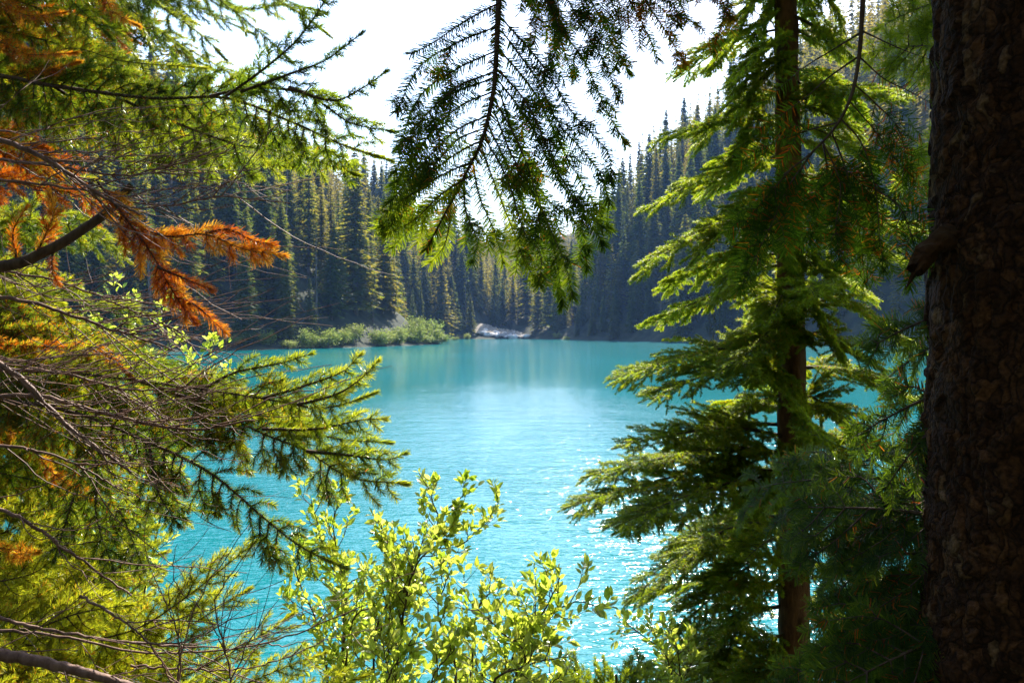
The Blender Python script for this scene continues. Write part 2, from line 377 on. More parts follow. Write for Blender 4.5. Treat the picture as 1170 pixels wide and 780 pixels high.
# pixels that foliage in front of the camera hides count little
cover = np.ones((H_, W_)); cover[:, 450:] = .12; cover[:, :120] = .25; cover[:95, :225] = .15; cover[:150, 225:330] = .35
seen = np.bincount(buf[buf >= 0], weights=cover[buf >= 0], minlength=len(pts))
rank = np.argsort(-seen)
N_IND = 290
indiv = [q for q in rank[:N_IND] if seen[q] > 2]
rest = [q for q in rank[N_IND:] if seen[q] > 0 or rng.random() < .25]
def zone(q):
    x, y = pts[q]
    if y > 425: return 'ridge'
    if x / y < 0.0: return 'left'
    return 'right'
ZL = {'left': ('tall conifer of the sunlit forest on the slope across the left side of the lake', 'conifers on the left lakeside slope'),
      'right': ('blue shaded conifer on the steep slope across the right side of the lake', 'conifers on the right lakeside slope'),
      'ridge': ('tiny hazy conifer on the distant ridge in the gap of the valley', 'conifers on the distant ridge')}
for q in indiv:
    k = KINDS[kind[q]]; x, y = pts[q]; zn = zone(q)
    near_ = zn == 'left' and y < 300 and seen[q] > 40
    if near_:
        o = empty('conifer_tree', (x, y, hz[q] - .2))
        for nm in ('trunk', 'crown'):
            c = bpy.data.objects.new(nm, k[nm]); col.objects.link(c); c.parent = o
    else:
        o = bpy.data.objects.new('conifer_tree', k['both']); col.objects.link(o); o.location = (x, y, hz[q] - .2)
    o.rotation_euler = (0, 0, rng.uniform(0, 6.28)); o.scale = (scl[q] * rng.uniform(.95, 1.55),) * 2 + (scl[q],)
    tag(o, ZL[zn][0], 'tree', ZL[zn][1])
g = Geo()
for q in rest:
    x, y = pts[q]; a_ = rng.uniform(0, 6.28); c_, s_ = math.cos(a_), math.sin(a_); f_ = th[q] / 23
    v = LOWV * f_ @ np.array([[c_, s_, 0], [-s_, c_, 0], [0, 0, 1]]) + np.array([x, y, hz[q] - .2])
    g.add(v, LOWF, 0, LOWA * .4 + rng.uniform(0, .6))
for k in range(70):      # the wood goes on behind the photographer
    a_ = rng.uniform(-.25, 3.4); rd = rng.uniform(4.5, 22); x, y = rd * math.cos(a_), -rd * math.sin(a_) - 1.0
    c_, s_ = math.cos(a_ * 7), math.sin(a_ * 7); f_ = rng.uniform(.7, 1.1)
    g.add(LOWV * f_ @ np.array([[c_, s_, 0], [-s_, c_, 0], [0, 0, 1]]) + np.array([x, y, 2.4]), LOWF, 0, LOWA * .4 + rng.uniform(0, .6))
print('far trees', len(indiv), 'rest', len(rest), 'zones', {z: sum(zone(q) == z for q in indiv) for z in ZL})
if rest: tag(g.build('forest', [M['far']]), 'mass of conifers filling the slopes behind the nearer trees', 'forest', kind='stuff')

# headland bushes
def bush_geo(seed, rx, rz, nq):
    q = np.random.default_rng(seed); g = Geo(); st = Geo()
    for k in range(7):
        a_ = q.uniform(0, 6.28); e_ = np.array([math.cos(a_) * rx * .7, math.sin(a_) * rx * .7, rz * q.uniform(.6, .95)])
        tube(st, spline([(0, 0, -.1), e_ * (.4, .4, .6), e_], 5), .035, .01, 4)
        m_ = nq // 7
        p_ = e_ * q.uniform(.35, 1.08, (m_, 1)) + q.normal(size=(m_, 3)) * (rx * .26, rx * .26, rz * .20)
        p_[:, 2] = np.abs(p_[:, 2])
        ax = nrm(q.normal(size=(m_, 3)) + (0, 0, .5)); bx = nrm(np.cross(ax, q.normal(size=(m_, 3)))); s_ = q.uniform(.10, .24, (m_, 1))
        v = np.stack([p_ - ax * s_, p_ + bx * s_ * .5, p_ + ax * s_, p_ - bx * s_ * .5], 1)
        g.add(v, np.arange(4 * m_).reshape(-1, 4), 0, np.repeat(q.uniform(0, 1, m_), 4))
    return g, st
BUSH = []
for k, (rx, rz) in enumerate([(1.7, 2.6), (2.2, 2.2), (1.4, 3.4)]):
    a_, b_ = bush_geo(40 + k, rx, rz, 1500); BUSH.append((a_.mesh('leaves', [M['bush']]), b_.mesh('stem', [M['twig']])))
bush_pts = []
for k in range(34):
    t = k / 33
    i = t * 5.999; s = int(i); a0, a1 = SHORE[3 + s], SHORE[4 + s] if s < 6 else SHORE[9]
    q = a0 + (a1 - a0) * (i - s)
    inward = nrm(np.array([-1.0, .35])); bush_pts.append((q + inward * rng.uniform(.8, 4.5) * (1 if k % 2 else 1.6), rng.uniform(1.0, 1.7)))
for k, (px, y) in enumerate([(520, 322), (533, 345), (637, 349), (648, 338), (505, 300)]):
    bush_pts.append((np.array([(px - 585) / F * y, y]), rng.uniform(.6, .9)))
for k, (q, s) in enumerate(bush_pts):
    z = float(height(q[0], q[1])); lf, st = BUSH[k % 3]
    o = empty('willow_bush', (q[0], q[1], max(z, 0) - .05)); o.rotation_euler = (0, 0, rng.uniform(0, 6)); o.scale = (s * rng.uniform(1.0, 1.5), s * 1.2, s * rng.uniform(.5, 1.05))
    for nm, me in (('leaves', lf), ('stem', st)):
        c = bpy.data.objects.new(nm, me); col.objects.link(c); c.parent = o
    if k < 34: tag(o, 'pale green bush along the waterline of the wooded left headland', 'bush', 'bushes on the left headland')
    else: tag(o, 'small green bush at the foot of the far shore forest', 'bush', 'bushes on the far shore')

# scree gully, boulders and driftwood at the head of the lake
g = Geo(); nu, nv = 26, 16
uu, vv = np.meshgrid(np.linspace(0, 1, nu), np.linspace(0, 1, nv))
yy = 369.5 + vv * 17; xx = (-17 + uu * 27) * (1 - .55 * vv) - vv * 4
zz = np.maximum(height(xx, yy), .03) + .25 + rng.uniform(0, .9, xx.shape) * (np.minimum(uu, 1 - uu) > .04)
g.add(np.stack([xx, yy, zz], -1), [[r_ * nu + c_, r_ * nu + c_ + 1, (r_ + 1) * nu + c_ + 1, (r_ + 1) * nu + c_] for r_ in range(nv - 1) for c_ in range(nu - 1)])
M['scree'] = wood('scree', (.20, .16, .11), (.46, .40, .32), .5, .8, .95, 1.0)
tag(g.build('scree_bank', [M['scree']]), kind='structure')
def rock_mesh(seed):
    import bmesh
    q = np.random.default_rng(seed); bm = bmesh.new(); bmesh.ops.create_icosphere(bm, subdivisions=3, radius=1)
    k = q.normal(size=(9, 3)); k = nrm(k); o_ = q.uniform(.55, .9, 9)
    for v in bm.verts:
        c = np.array(v.co); 
        for kk, oo in zip(k, o_):
            t = c @ kk - oo
            if t > 0: c = c - kk * t * .9
        v.co = c * (1, .8, .65) + q.normal(size=3) * .012
    me = bpy.data.meshes.new('boulder'); bm.to_mesh(me); bm.free(); me.materials.append(M['rock']); return me
RK = [rock_mesh(s) for s in (1, 2, 3)]
RL = ['pale boulder on the sunlit scree at the head of the lake', 'boulders on the scree']
for k in range(46):
    u_, v_ = rng.uniform(0, 1), rng.uniform(0, 1) ** 1.7
    y = 370.5 + v_ * 12; x = (-14 + u_ * 22) * (1 - .5 * v_) - v_ * 3
    o = bpy.data.objects.new('boulder', RK[k % 3]); col.objects.link(o); s = rng.uniform(.5, 1.5) * (1.2 - .6 * v_)
    o.location = (x, y, max(float(height(x, y)), 0) + .3 + .25 * s); o.scale = (s * 1.3, s, s); o.rotation_euler = rng.uniform(-.3, .3, 2).tolist() + [rng.uniform(0, 6)]
    tag(o, RL[0], 'boulder', RL[1])
for k, (px, y, L, az, lab) in enumerate([(570, 370.5, 11, .15, 'longest bleached drift log lying along the far waterline'), (596, 371.5, 8, -.2, 'bleached drift log at the right end of the far beach'),
                                         (580, 376, 9, .6, 'grey drift log slanting up the far scree above the beach'), (552, 371, 6, -.4, 'short drift log at the left end of the far beach')]):
    g = Geo(); x = (px - 585) / F * y; z = max(float(height(x, y)), 0) + .75; c, s = math.cos(az), math.sin(az)
    pp = spline([(x - c * L / 2, y - s * L / 2, z - .2), (x, y, z + .1), (x + c * L / 2, y + s * L / 2, z + .1)], 12)
    tube(g, pp, .34, .2, 9, 0, .06)
    for q in (3, 6, 8): tube(g, [pp[q], pp[q] + (.3, -.2, .8)], .08, .04, 5)
    tag(g.build('drift_log', [M['log']], smooth=True), lab, 'log')

# ------------------------------------------------------------------ foreground foliage
ST = {  # needle styles: length, per metre, angle from twig, flat, width, colour bias
    'fir':     dict(L=.0235, n=1250, ang=60, flat=.9, w=.0025, mat='fir', tidy=1),
    'spruce':  dict(L=.0185, n=2300, ang=48, flat=.3, w=.0018, mat='spruce'),
    'hemlock': dict(L=.0135, n=2400, ang=56, flat=.5, w=.0024, mat='hemlock'),
    'hero':    dict(L=.021, n=1100, ang=58, flat=.5, w=.0024, mat='hemlock'),
    'orange':  dict(L=.0235, n=2100, ang=42, flat=.2, w=.0018, mat='spruce'),
}
class Spray:
    def __init__(s, style): s.w = Geo(); s.g = Geo(); s.st = ST[style]; s.style = style
    def needles(s, pts, side, dead=0.0, dens=1.0, t0=0.0, var=(.15, .85), lmul=1.0):
        st = s.st; L = plen(pts); n = int(L * st['n'] * dens * (1 - t0))
        if n < 2: return
        cum = np.r_[0, np.cumsum(np.linalg.norm(np.diff(pts, axis=0), axis=1))]
        jt = .35 if 'tidy' in st else .9; t = t0 + (1 - t0) * (np.arange(n) + .5 + jt * rng.uniform(-.5, .5, n)) / n; u = t * L
        m_ = min(n, max(3, n // (24 if 'tidy' in st else 10))); t[rng.choice(n, m_, replace=False)] = rng.uniform(.965, 1.0, m_); u = t * L
        c = np.stack([np.interp(u, cum, pts[:, k]) for k in range(3)], 1)
        Tn = tangents(pts); T = nrm(np.stack([np.interp(u, cum, Tn[:, k]) for k in range(3)], 1))
        S = nrm(side - T * (T @ side)[:, None]); N = np.cross(S, T)
        fl = rng.random(n) < st['flat']
        ph = np.where(fl, np.where(np.arange(n) % 2 == 0, 0, np.pi) + rng.normal(size=n) * (.16 if 'tidy' in st else .28), rng.uniform(0, 2 * np.pi, n))
        al = R(st['ang']) + rng.normal(size=n) * .16 - .55 * np.clip((t - .9) / .1, 0, 1)
        D = np.cos(al)[:, None] * T + np.sin(al)[:, None] * (np.cos(ph)[:, None] * S + np.sin(ph)[:, None] * N)
        D[:, 2] -= .08
        D = nrm(D); ln = st['L'] * lmul * rng.uniform(.72, 1.12, n)[:, None]
        Wd = nrm(np.cross(D, N + rng.normal(size=(n, 3)) * (.25 if 'tidy' in st else .5))) * st['w'] * .5
        tip = c + D * ln; mid = c + D * ln * .5 + N * ln * .04
        # two quads per needle would double the cost: one kite-like quad with a narrow base
        v = np.stack([c - Wd * .7, tip - Wd * .45, tip + Wd * .45, c + Wd * .7], 1) if 'tidy' in st else np.stack([c - Wd * .8, tip - Wd * .35, tip + Wd * .35, c + Wd * .8], 1)
        dd = rng.random(n) < dead
        va = np.clip(rng.uniform(var[0], var[1]) + rng.normal(size=n) * .16 + .35 * (t - .6), 0, 1)
        s.g.add(v, np.arange(4 * n).reshape(-1, 4), dd.astype(int), np.repeat(va, 4))
    def twig(s, pts, r0, r1=None, sides=4): tube(s.w, pts, r0, r0 * .14 if r1 is None else r1, sides)
    def branchlet(s, pts, side, r=.0022, sub=None, dead=0.0, dens=1.0, t0=0.0, grav=.25, var=(.15, .85), bare=False, deadbase=0.0):
        """a twig with needles, and side twigs every sub[0] metres up to sub[1] long"""
        s.twig(pts, r)
        L = plen(pts)
        if not bare: s.needles(pts, side, dead, dens, t0, var)
        if sub and L > .05:
            sp, sl = sub[0], sub[1]; T = tangents(pts); n = len(pts); q = sp * rng.uniform(.6, 1.3) + L * t0 * .6; sg = 1 if rng.random() < .5 else -1
            while q < L * .95:
                t = q / L; k = min(int(t * (n - 1)), n - 2); fr = t * (n - 1) - k; base = pts[k] * (1 - fr) + pts[k + 1] * fr
                tt = T[k]; S = nrm(side - tt * (tt @ side)); N = np.cross(S, tt)
                for sgn in ((sg, -sg) if rng.random() < .55 else (sg,)):
                    l_ = sl * rng.uniform(.55, 1.15) * min(1.0, .35 + (1 - t) * 1.1)
                    l_ = min(l_, (1 - t) * L * .95 + .03)
                    be = R(rng.uniform(42, 62)); dr = nrm(math.cos(be) * tt + sgn * math.sin(be) * S + N * rng.normal() * .16)
                    e1 = base + dr * l_ * .5 + np.array([0, 0, -1.0]) * grav * l_ * .10
                    e2 = base + nrm(dr + tt * .35) * l_ + np.array([0, 0, -1.0]) * grav * l_ * .42
                    pp = spline([base, e1, e2], 6)
                    dd = min(1, dead + deadbase * (1 - t) * rng.uniform(.2, 1.4))
                    if len(sub) > 2 and l_ > sub[2][0] * 2.2: s.branchlet(pp, side, min(r * .6, .0024), sub[2:3][0] if False else (sub[2][0], sub[2][1]), dd, dens, 0, grav, var, bare)
                    else:
                        s.twig(pp, min(r * .5, .0014))
                        if not bare: s.needles(pp, side, dd, dens, 0, var)
                sg = -sg; q += sp * rng.uniform(.7, 1.3)
    def build(s, parent, name='bough', wmat='twig', label=None):
        o = s.w.build(name, [M[wmat]], parent, True)
        if label: o['label'] = label
        if s.g.n: s.g.build('needles', [M[s.st['mat']], M['dead']], o)
        return o
def PP(*q): return [P(*x) for x in q]
def unit(v): return nrm(np.array(v, float))
DOWN = np.array([0, 0, -1.0])

# --- the big trunk at the right edge
FIRX, FIRY, FIRR = P(1085, 390, 1.55)[0] + .185, 1.60, .172
big = empty('fir_tree', (FIRX, FIRY, 2.5))
tag(big, 'big dark rough barked fir at the right edge with drooping lower boughs', 'tree')
g = Geo(); nz, na = 800, 240
zz = np.linspace(2.3, 6.4, nz)[:, None]; th_ = np.linspace(0, 2 * np.pi, na, endpoint=False)[None, :]
def vnoise(x, y, seed, per):
    """tileable value noise in the first axis"""
    q = np.random.default_rng(seed); tab = q.random((512, 512)); x0 = np.floor(x).astype(int); y0 = np.floor(y).astype(int)
    fx = x - x0; fy = y - y0; fx = fx * fx * (3 - 2 * fx); fy = fy * fy * (3 - 2 * fy)
    A = tab[x0 % per, y0 % 512]; B = tab[(x0 + 1) % per, y0 % 512]; C = tab[x0 % per, (y0 + 1) % 512]; D_ = tab[(x0 + 1) % per, (y0 + 1) % 512]
    return (A * (1 - fx) + B * fx) * (1 - fy) + (C * (1 - fx) + D_ * fx) * fy
tn = th_ / (2 * np.pi)
wob = vnoise(tn * 8, zz * 6, 3, 8) * 1.6
r1 = np.abs(vnoise(tn * 34 + 0 * zz, zz * 15 + wob, 4, 34) - .5) * 2
r2 = vnoise(tn * 50 + 0 * zz, zz * 26, 5, 50); r3 = vnoise(tn * 9 + 0 * zz, zz * 3, 6, 9)
rad = FIRR * (1.06 - .03 * (zz - 2.3)) + .05 * np.exp(-(zz - 2.3) * 2.5) + .007 * np.minimum(r1 * 4.5, 1) + .006 * (r2 - .5) + .005 * (vnoise(tn * 34 + 0 * zz, zz * 38 + wob * 3, 15, 34) > .55) + .003 * vnoise(tn * 75 + 0 * zz, zz * 90, 16, 75) + .003 * (r3 - .5)
for kz, ka, ks in [(4.62, 3.6, .05), (4.05, 3.9, .045), (3.55, 3.5, .06), (4.9, 3.25, .04)]:
    da = (th_ - ka + np.pi) % (2 * np.pi) - np.pi; dist = np.hypot(da * FIRR, zz - kz)
    rad = rad + .010 * np.exp(-(dist / ks) ** 2) - .012 * np.exp(-(dist / (ks * .35)) ** 2)
lean = -.012 * (zz - 4.2)
g.add(np.stack([FIRX - lean * 0 + .010 * (zz - 4.2) + rad * np.cos(th_), FIRY + rad * np.sin(th_), zz + 0 * th_], -1),
      [[r_ * na + c_, r_ * na + (c_ + 1) % na, (r_ + 1) * na + (c_ + 1) % na, (r_ + 1) * na + c_] for r_ in range(nz - 1) for c_ in range(na)])
g.build('trunk', [M['plates']], big, True)
# broken stub with a chunk of bark
g = Geo()
pp = spline(PP((1100, 262, 1.58), (1066, 282, 1.54), (1046, 308, 1.52)), 12)
tube(g, pp, .026, .015, 9, 0, .16)
for k in range(9):
    q_ = pp[-2] + rng.normal(size=3) * .008; tube(g, [q_, q_ + nrm(pp[-1] - pp[-3]) * rng.uniform(.012, .035) + rng.normal(size=3) * .004], .006, .001, 4)
g.build('broken_stub', [M['bark']], big)

def fan(tree, style, root, tip, sag, sub, r=.006, side=(0, 1, 0), n=14, label=None, t0=.12, **kw):
    """one bough from root to tip"""
    sp = Spray(style); a_ = np.array(root); b_ = np.array(tip)
    L = np.linalg.norm(b_ - a_)
    c1 = a_ + (b_ - a_) * .35 + np.array([0, 0, sag]) * L; c2 = a_ + (b_ - a_) * .72 + np.array([0, 0, sag * .7]) * L
    pts = spline([a_, c1, c2, b_], n)
    sp.branchlet(pts, unit(side), r, sub, t0=t0, **kw)
    return sp.build(tree, label=label)

# boughs of the big fir: sprays drooping towards the lower left, coloured dark for shade, paler ones above coloured as if lit
for (a_, b_, sag, L2, side, kw) in [
    ((1118, 600, 1.6), (905, 580, 1.85), .04, .26, (0, .7, .7), {}), ((1118, 640, 1.6), (940, 650, 1.9), .06, .24, (0, .8, .6), {}),
    ((1118, 690, 1.6), (925, 740, 1.8), .06, .26, (0, .6, .8), {}), ((1118, 720, 1.6), (950, 790, 1.6), .05, .24, (0, .6, .8), {}),
    ((1118, 760, 1.6), (880, 805, 2.0), .07, .24, (0, .6, .8), {}), ((1118, 660, 1.6), (990, 760, 1.7), .08, .20, (0, .6, .8), {}),
    ((1118, 570, 1.6), (850, 560, 2.3), .05, .24, (0, .9, .4), {}), ((1118, 610, 1.6), (945, 700, 2.3), .08, .24, (0, .8, .6), {}),
    ((1118, 440, 1.6), (975, 500, 1.8), .06, .12, (0, .5, .85), {}), ((1118, 360, 1.6), (990, 400, 1.75), .10, .12, (0, .5, .85), {}),
    ((1118, 455, 1.6), (1010, 560, 1.7), .12, .10, (0, .5, .85), {}), ((1118, 385, 1.6), (1005, 440, 1.9), .08, .10, (0, .5, .85), {})]:
    fan(big, 'fir', P(*a_), P(*b_), sag, (.042, L2 * .85, (.045, .06)), .0055, side, grav=.5, var=(.05, .55), deadbase=.10, **kw)
fan(big, 'hero', P(1135, 75, 1.62), P(985, 62, 2.15), .05, (.03, .10, (.028, .04)), .005, (0, .4, .9), grav=.3, var=(.5, .95))
fan(big, 'hero', P(1135, 5, 1.62), P(1000, 35, 2.2), .05, (.03, .10, (.028, .04)), .005, (0, .4, .9), grav=.3, var=(.5, .95))
fan(big, 'hero', P(1135, 180, 1.62), P(1020, 215, 2.3), .05, (.03, .10, (.028, .04)), .005, (0, .4, .9), grav=.3, var=(.4, .9))
for k in range(12):  # boughs added above the picture, reaching lakeward to shade the drooping bough
    z = 5.45 + .08 * k; a_ = math.pi * (.55 + .038 * k); L = rng.uniform(1.1, 1.7); root = np.array([FIRX, FIRY, z])
    fan(big, 'fir', root, root + L * np.array([math.cos(a_), math.sin(a_), .02]), .03, (.035, .32, (.032, .07)), .008, (-math.sin(a_), math.cos(a_), 0), grav=.2)
# upper boughs of the same fir, above the picture, that keep its trunk and the hanging boughs in shade
for k in range(16):
    a_ = rng.uniform(-2.6, .5) if k % 2 else rng.uniform(.3, 2.9); z = 5.55 + .1 * k * .9; L = rng.uniform(.9, 1.5)
    root = np.array([FIRX, FIRY, z]); tip = root + L * np.array([math.cos(a_), math.sin(a_), -.12])
    fan(big, 'fir', root, tip, .06, (.045, .30, (.04, .07)), .008, (-math.sin(a_), math.cos(a_), 0), dens=.7, grav=.3)

# --- dark fir bough hanging down from the top, right of centre
hang = empty('fir_bough', P(570, -90, 1.9))
tag(hang, 'dark fan shaped fir bough hanging from the top edge over the middle of the lake', 'bough')
FACE = unit((1, 0, 0))
D0 = 1.9
def hb(parent, style, path, d0, d1=None, r=.0022, sub=(.022, .05), side=(1, .1, 0), **kw):
    d1 = d0 if d1 is None else d1
    n = len(path); sp = Spray(style)
    pts = spline([P(x, y, d0 + (d1 - d0) * k / max(n - 1, 1)) for k, (x, y) in enumerate(path)], 5 + 6 * n)
    sp.branchlet(pts, unit(side), r, sub, **kw)
    return sp.build(parent, 'twig')
sp = Spray('fir')
ax_ = spline([P(x, y, D0) for x, y in [(575, -90), (570, 0), (566, 83), (562, 115), (551, 160), (533, 197), (507, 247), (487, 285)]], 50)
sp.twig(ax_, .0085, .0015, 7); sp.needles(ax_, FACE, .1, 1.0, .1, (0, .5)); sp.needles(ax_, FACE, .2, .5, .1, (0, .5)); sp.build(hang, 'stem')
LEFT = [[(571, 3), (530, 25), (497, 48), (470, 62)], [(569, 30), (520, 50), (478, 78), (453, 128)], [(567, 58), (520, 80), (480, 110), (455, 170)],
        [(566, 82), (522, 100), (480, 140), (450, 198)], [(563, 105), (525, 122), (490, 155), (448, 215)], [(558, 132), (520, 150), (480, 190), (445, 232)],
        [(551, 160), (515, 180), (475, 215), (440, 262)], [(540, 185), (505, 200), (470, 222), (440, 242)], [(525, 212), (495, 235), (465, 265), (448, 283)]]
RIGHT = [[(572, 20), (620, 75), (655, 130), (695, 175), (697, 207)], [(569, 55), (610, 105), (640, 165), (668, 215), (697, 262)],
         [(566, 88), (605, 140), (635, 200), (665, 240), (690, 280)], [(563, 110), (595, 170), (620, 240), (645, 300), (655, 340)],
         [(556, 140), (580, 190), (605, 250), (625, 300), (640, 335)], [(549, 165), (565, 210), (585, 260), (600, 300), (612, 318)],
         [(540, 185), (548, 225), (565, 265), (575, 300)], [(530, 205), (532, 240), (545, 275), (540, 300)], [(515, 235), (512, 265), (505, 285), (492, 300)]]
def between(a_, b_, f):
    return [tuple(np.array(p_) * (1 - f) + np.array(q_) * f + rng.normal(size=2) * 4) for p_, q_ in zip(a_, b_)]
def between(a_, b_, f):
    return [tuple(np.array(p_) * (1 - f) + np.array(q_) * f + rng.normal(size=2) * 5) for p_, q_ in zip(a_, b_)]
LEFT += [between(LEFT[k_], LEFT[k_ + 1], .5) for k_ in (3, 5, 7)]; LEFT.sort(key=lambda q_: q_[0][1])
RIGHT += [between(RIGHT[k_], RIGHT[k_ + 1], .5) for k_ in (0, 1, 2, 3, 4)]; RIGHT.sort(key=lambda q_: q_[0][1])
for k, q in enumerate(LEFT):  # both sides: upper twigs coloured darker as if shaded, lower ones paler as if lit
    hb(hang, 'fir', q, D0 - .02, D0 - .10 + .03 * (k % 3), sub=(.13, .06) if k else None, t0=.08, grav=.5, var=(.0, .5) if k < 8 else (.45, .95), deadbase=.25)
for k, q in enumerate(RIGHT):
    hb(hang, 'fir', q, D0 + .02, D0 - .05 + .06 * (k % 3), sub=(.13, .06), t0=.06, grav=.6, var=(.0, .5) if k < 9 else (.35, .9), deadbase=.15)
over = empty('fir_bough', P(690, -90, 2.1))
tag(over, 'dense dark fir bough with rusty tips along the top edge right of centre', 'bough')
sp = Spray('fir'); ax_ = spline([P(x, y, 2.1) for x, y in [(560, -70), (640, -45), (720, -30), (800, -25), (850, -15)]], 30); sp.twig(ax_, .007, .002, 6); sp.build(over, 'stem')
for k, (q, dd) in enumerate([([(597, -55), (640, 30), (668, 70), (690, 120), (715, 165)], 0.08), ([(620, -50), (660, 20), (690, 70), (707, 115)], .12), ([(650, -45), (680, 10), (700, 50), (720, 85)], .12),
                             ([(680, -38), (700, 5), (710, 40), (704, 80)], .2), ([(720, -30), (740, 5), (760, 35), (783, 73)], .75), ([(700, -30), (725, 10), (740, 40), (752, 68)], .3),
                             ([(755, -28), (775, 0), (785, 20), (797, 30)], .45), ([(785, -25), (805, -5), (830, 10), (836, 22)], .8), ([(610, -50), (625, 0), (640, 45), (655, 90)], .2),
                             ([(640, -45), (632, 5), (640, 40), (628, 75)], .1), ([(670, -40), (665, 5), (680, 35), (676, 62)], .15), ([(590, -60), (600, -10), (612, 20), (610, 50)], .3),
                             ([(740, -30), (745, -5), (770, 5), (775, 30)], .3), ([(820, -20), (832, -5), (828, 15), (815, 60)], .6)]):
    hb(over, 'fir', q, 2.12 + .03 * (k % 4), 2.05 + .05 * (k % 3), sub=(.07, .06), t0=.1, grav=.5, dead=dd * .6, deadbase=dd, var=(0, .6))
for k in range(26):     # unseen sprays added above the picture to shade the bough hanging below
    px_ = rng.uniform(380, 840); d_ = rng.uniform(2.25, 3.1); y0_ = -430 + 60 * d_ / 2 + rng.uniform(-60, 80)
    hb(over, 'fir', [(px_, y0_ - 120), (px_ + rng.uniform(-50, 50), y0_ + 40), (px_ + rng.uniform(-90, 90), -75 - 30 * (d_ < 2.6))], d_, d_ + .1, r=.003, sub=(.035, .14, (.03, .05)), side=(1, .6, 0), grav=.4, var=(0, .6))
# --- drooping bough in front of the right hand trees
droop = empty('fir_bough', P(990, -90, 1.6))
tag(droop, 'sparse drooping fir bough with a few orange needles hanging beside the big right trunk', 'bough')
sp = Spray('fir')
ax_ = spline([P(x, y, 1.6) for x, y in [(995, -90), (986, 0), (982, 60), (974, 105), (958, 140), (930, 172), (895, 200)]], 40)
sp.twig(ax_, .0062, .0014, 7); sp.build(droop, 'stem')
for k, (q, dd, t0, dn) in enumerate([
    ([(986, 36), (950, 58), (915, 80), (872, 118)], .1, .62, .5), ([(986, 36), (1020, 52), (1045, 62), (1075, 72)], .6, .7, .2),
    ([(983, 66), (1010, 90), (1040, 105), (1075, 125)], .7, .2, .35), ([(978, 98), (1000, 118), (1025, 145), (1035, 180), (1040, 230)], .25, .25, .6),
    ([(979, 66), (945, 90), (920, 112), (880, 140), (860, 150)], .35, .55, .5), ([(960, 135), (985, 165), (1000, 215), (1005, 270), (1010, 310)], .12, .2, 1.1),
    ([(950, 150), (965, 190), (978, 240), (985, 290), (988, 325)], .15, .15, 1.1), ([(940, 162), (945, 200), (935, 240), (925, 280)], .15, .15, 1.1),
    ([(925, 178), (900, 215), (880, 260), (860, 300), (845, 330)], .12, .12, 1.1), ([(905, 192), (880, 220), (855, 250), (838, 268)], .15, .1, 1.1),
    ([(958, 140), (920, 150), (880, 165), (850, 185)], .25, .3, 1.0), ([(970, 115), (1000, 150), (1030, 190), (1060, 215)], .3, .3, .7),
    ([(940, 162), (960, 210), (955, 260), (962, 300)], .2, .2, 1.0), ([(1000, 215), (1030, 240), (1045, 290), (1040, 330)], .15, .1, 1.0),
    ([(930, 172), (915, 195), (905, 230), (895, 262)], .15, .1, 1.1)]):
    hb(droop, 'fir', q, 1.6 + .02 * (k % 3), 1.55 + .06 * (k % 4), r=.002, sub=(.03, .06) if dn > .55 else None, t0=t0, dens=dn * .6, dead=dd * .4, deadbase=.12, grav=.6, var=(0, .2))  # needle tone kept low: the bough's shade is put into its colour

# --- hemlock right of centre
HD = 4.0
hem = empty('hemlock_tree', (P(907, 390, HD)[0], P(907, 390, HD)[1], 1.0))
tag(hem, 'slim bright green hemlock standing at the water beside the big right trunk', 'tree')
tp = spline([P(893, -150, HD), P(899, 60, HD), P(903, 330, HD), P(906, 560, HD), P(908, 800, HD), P(909, 1060, HD)], 160)
g = Geo(); T_ = len(tp); sides = 28
thh = np.linspace(0, 2 * np.pi, sides, endpoint=False)[None, :]; rr = np.linspace(.048, .080, T_)[:, None]
bk = vnoise(thh / 6.2832 * 14, np.linspace(0, 60, T_)[:, None], 9, 14)
rr = rr * (1 + .16 * (bk - .5)) + .006 * (vnoise(thh / 6.2832 * 7, np.linspace(0, 14, T_)[:, None], 10, 7) - .5)
g.add(np.stack([tp[:, 0:1] + rr * np.cos(thh), tp[:, 1:2] + rr * np.sin(thh), tp[:, 2:3] + 0 * thh], -1),
      [[r_ * sides + c_, r_ * sides + (c_ + 1) % sides, (r_ + 1) * sides + (c_ + 1) % sides, (r_ + 1) * sides + c_] for r_ in range(T_ - 1) for c_ in range(sides)])
g.build('trunk', [M['hembark']], hem, True)
def tx(py): return np.interp(py, [-150, 60, 330, 560, 800, 1060], [893, 899, 903, 906, 908, 909])
HB = [ # trunk py, tip px, tip py, tip depth offset, sag, side twig length
    (10, 800, 84, -.1, .05, .17), (-20, 830, 30, .2, .05, .15), (60, 830, 120, -.3, .06, .17), (140, 752, 160, -.1, .07, .22), (100, 790, 170, .3, .08, .2), (190, 735, 242, -.1, .10, .22), (175, 800, 225, .3, .06, .2),
    (250, 722, 318, -.15, .12, .20), (230, 790, 300, -.3, .1, .2), (325, 764, 358, -.1, .06, .12), (300, 820, 335, .3, .06, .16), (400, 700, 433, .0, .07, .27), (415, 745, 455, -.3, .07, .26), (390, 800, 410, .35, .06, .24),
    (370, 835, 385, .1, .05, .18), (485, 770, 508, .1, .06, .16), (500, 700, 512, -.4, .06, .24), (520, 665, 545, -.1, .06, .22), (540, 645, 580, -.3, .06, .24), (560, 700, 610, -.5, .08, .25), (590, 760, 640, .2, .1, .24),
    (600, 715, 690, -.1, .14, .22), (640, 760, 740, -.3, .14, .24), (690, 745, 790, .1, .12, .24), (720, 800, 830, -.3, .12, .26), (760, 720, 800, .2, .05, .24)]
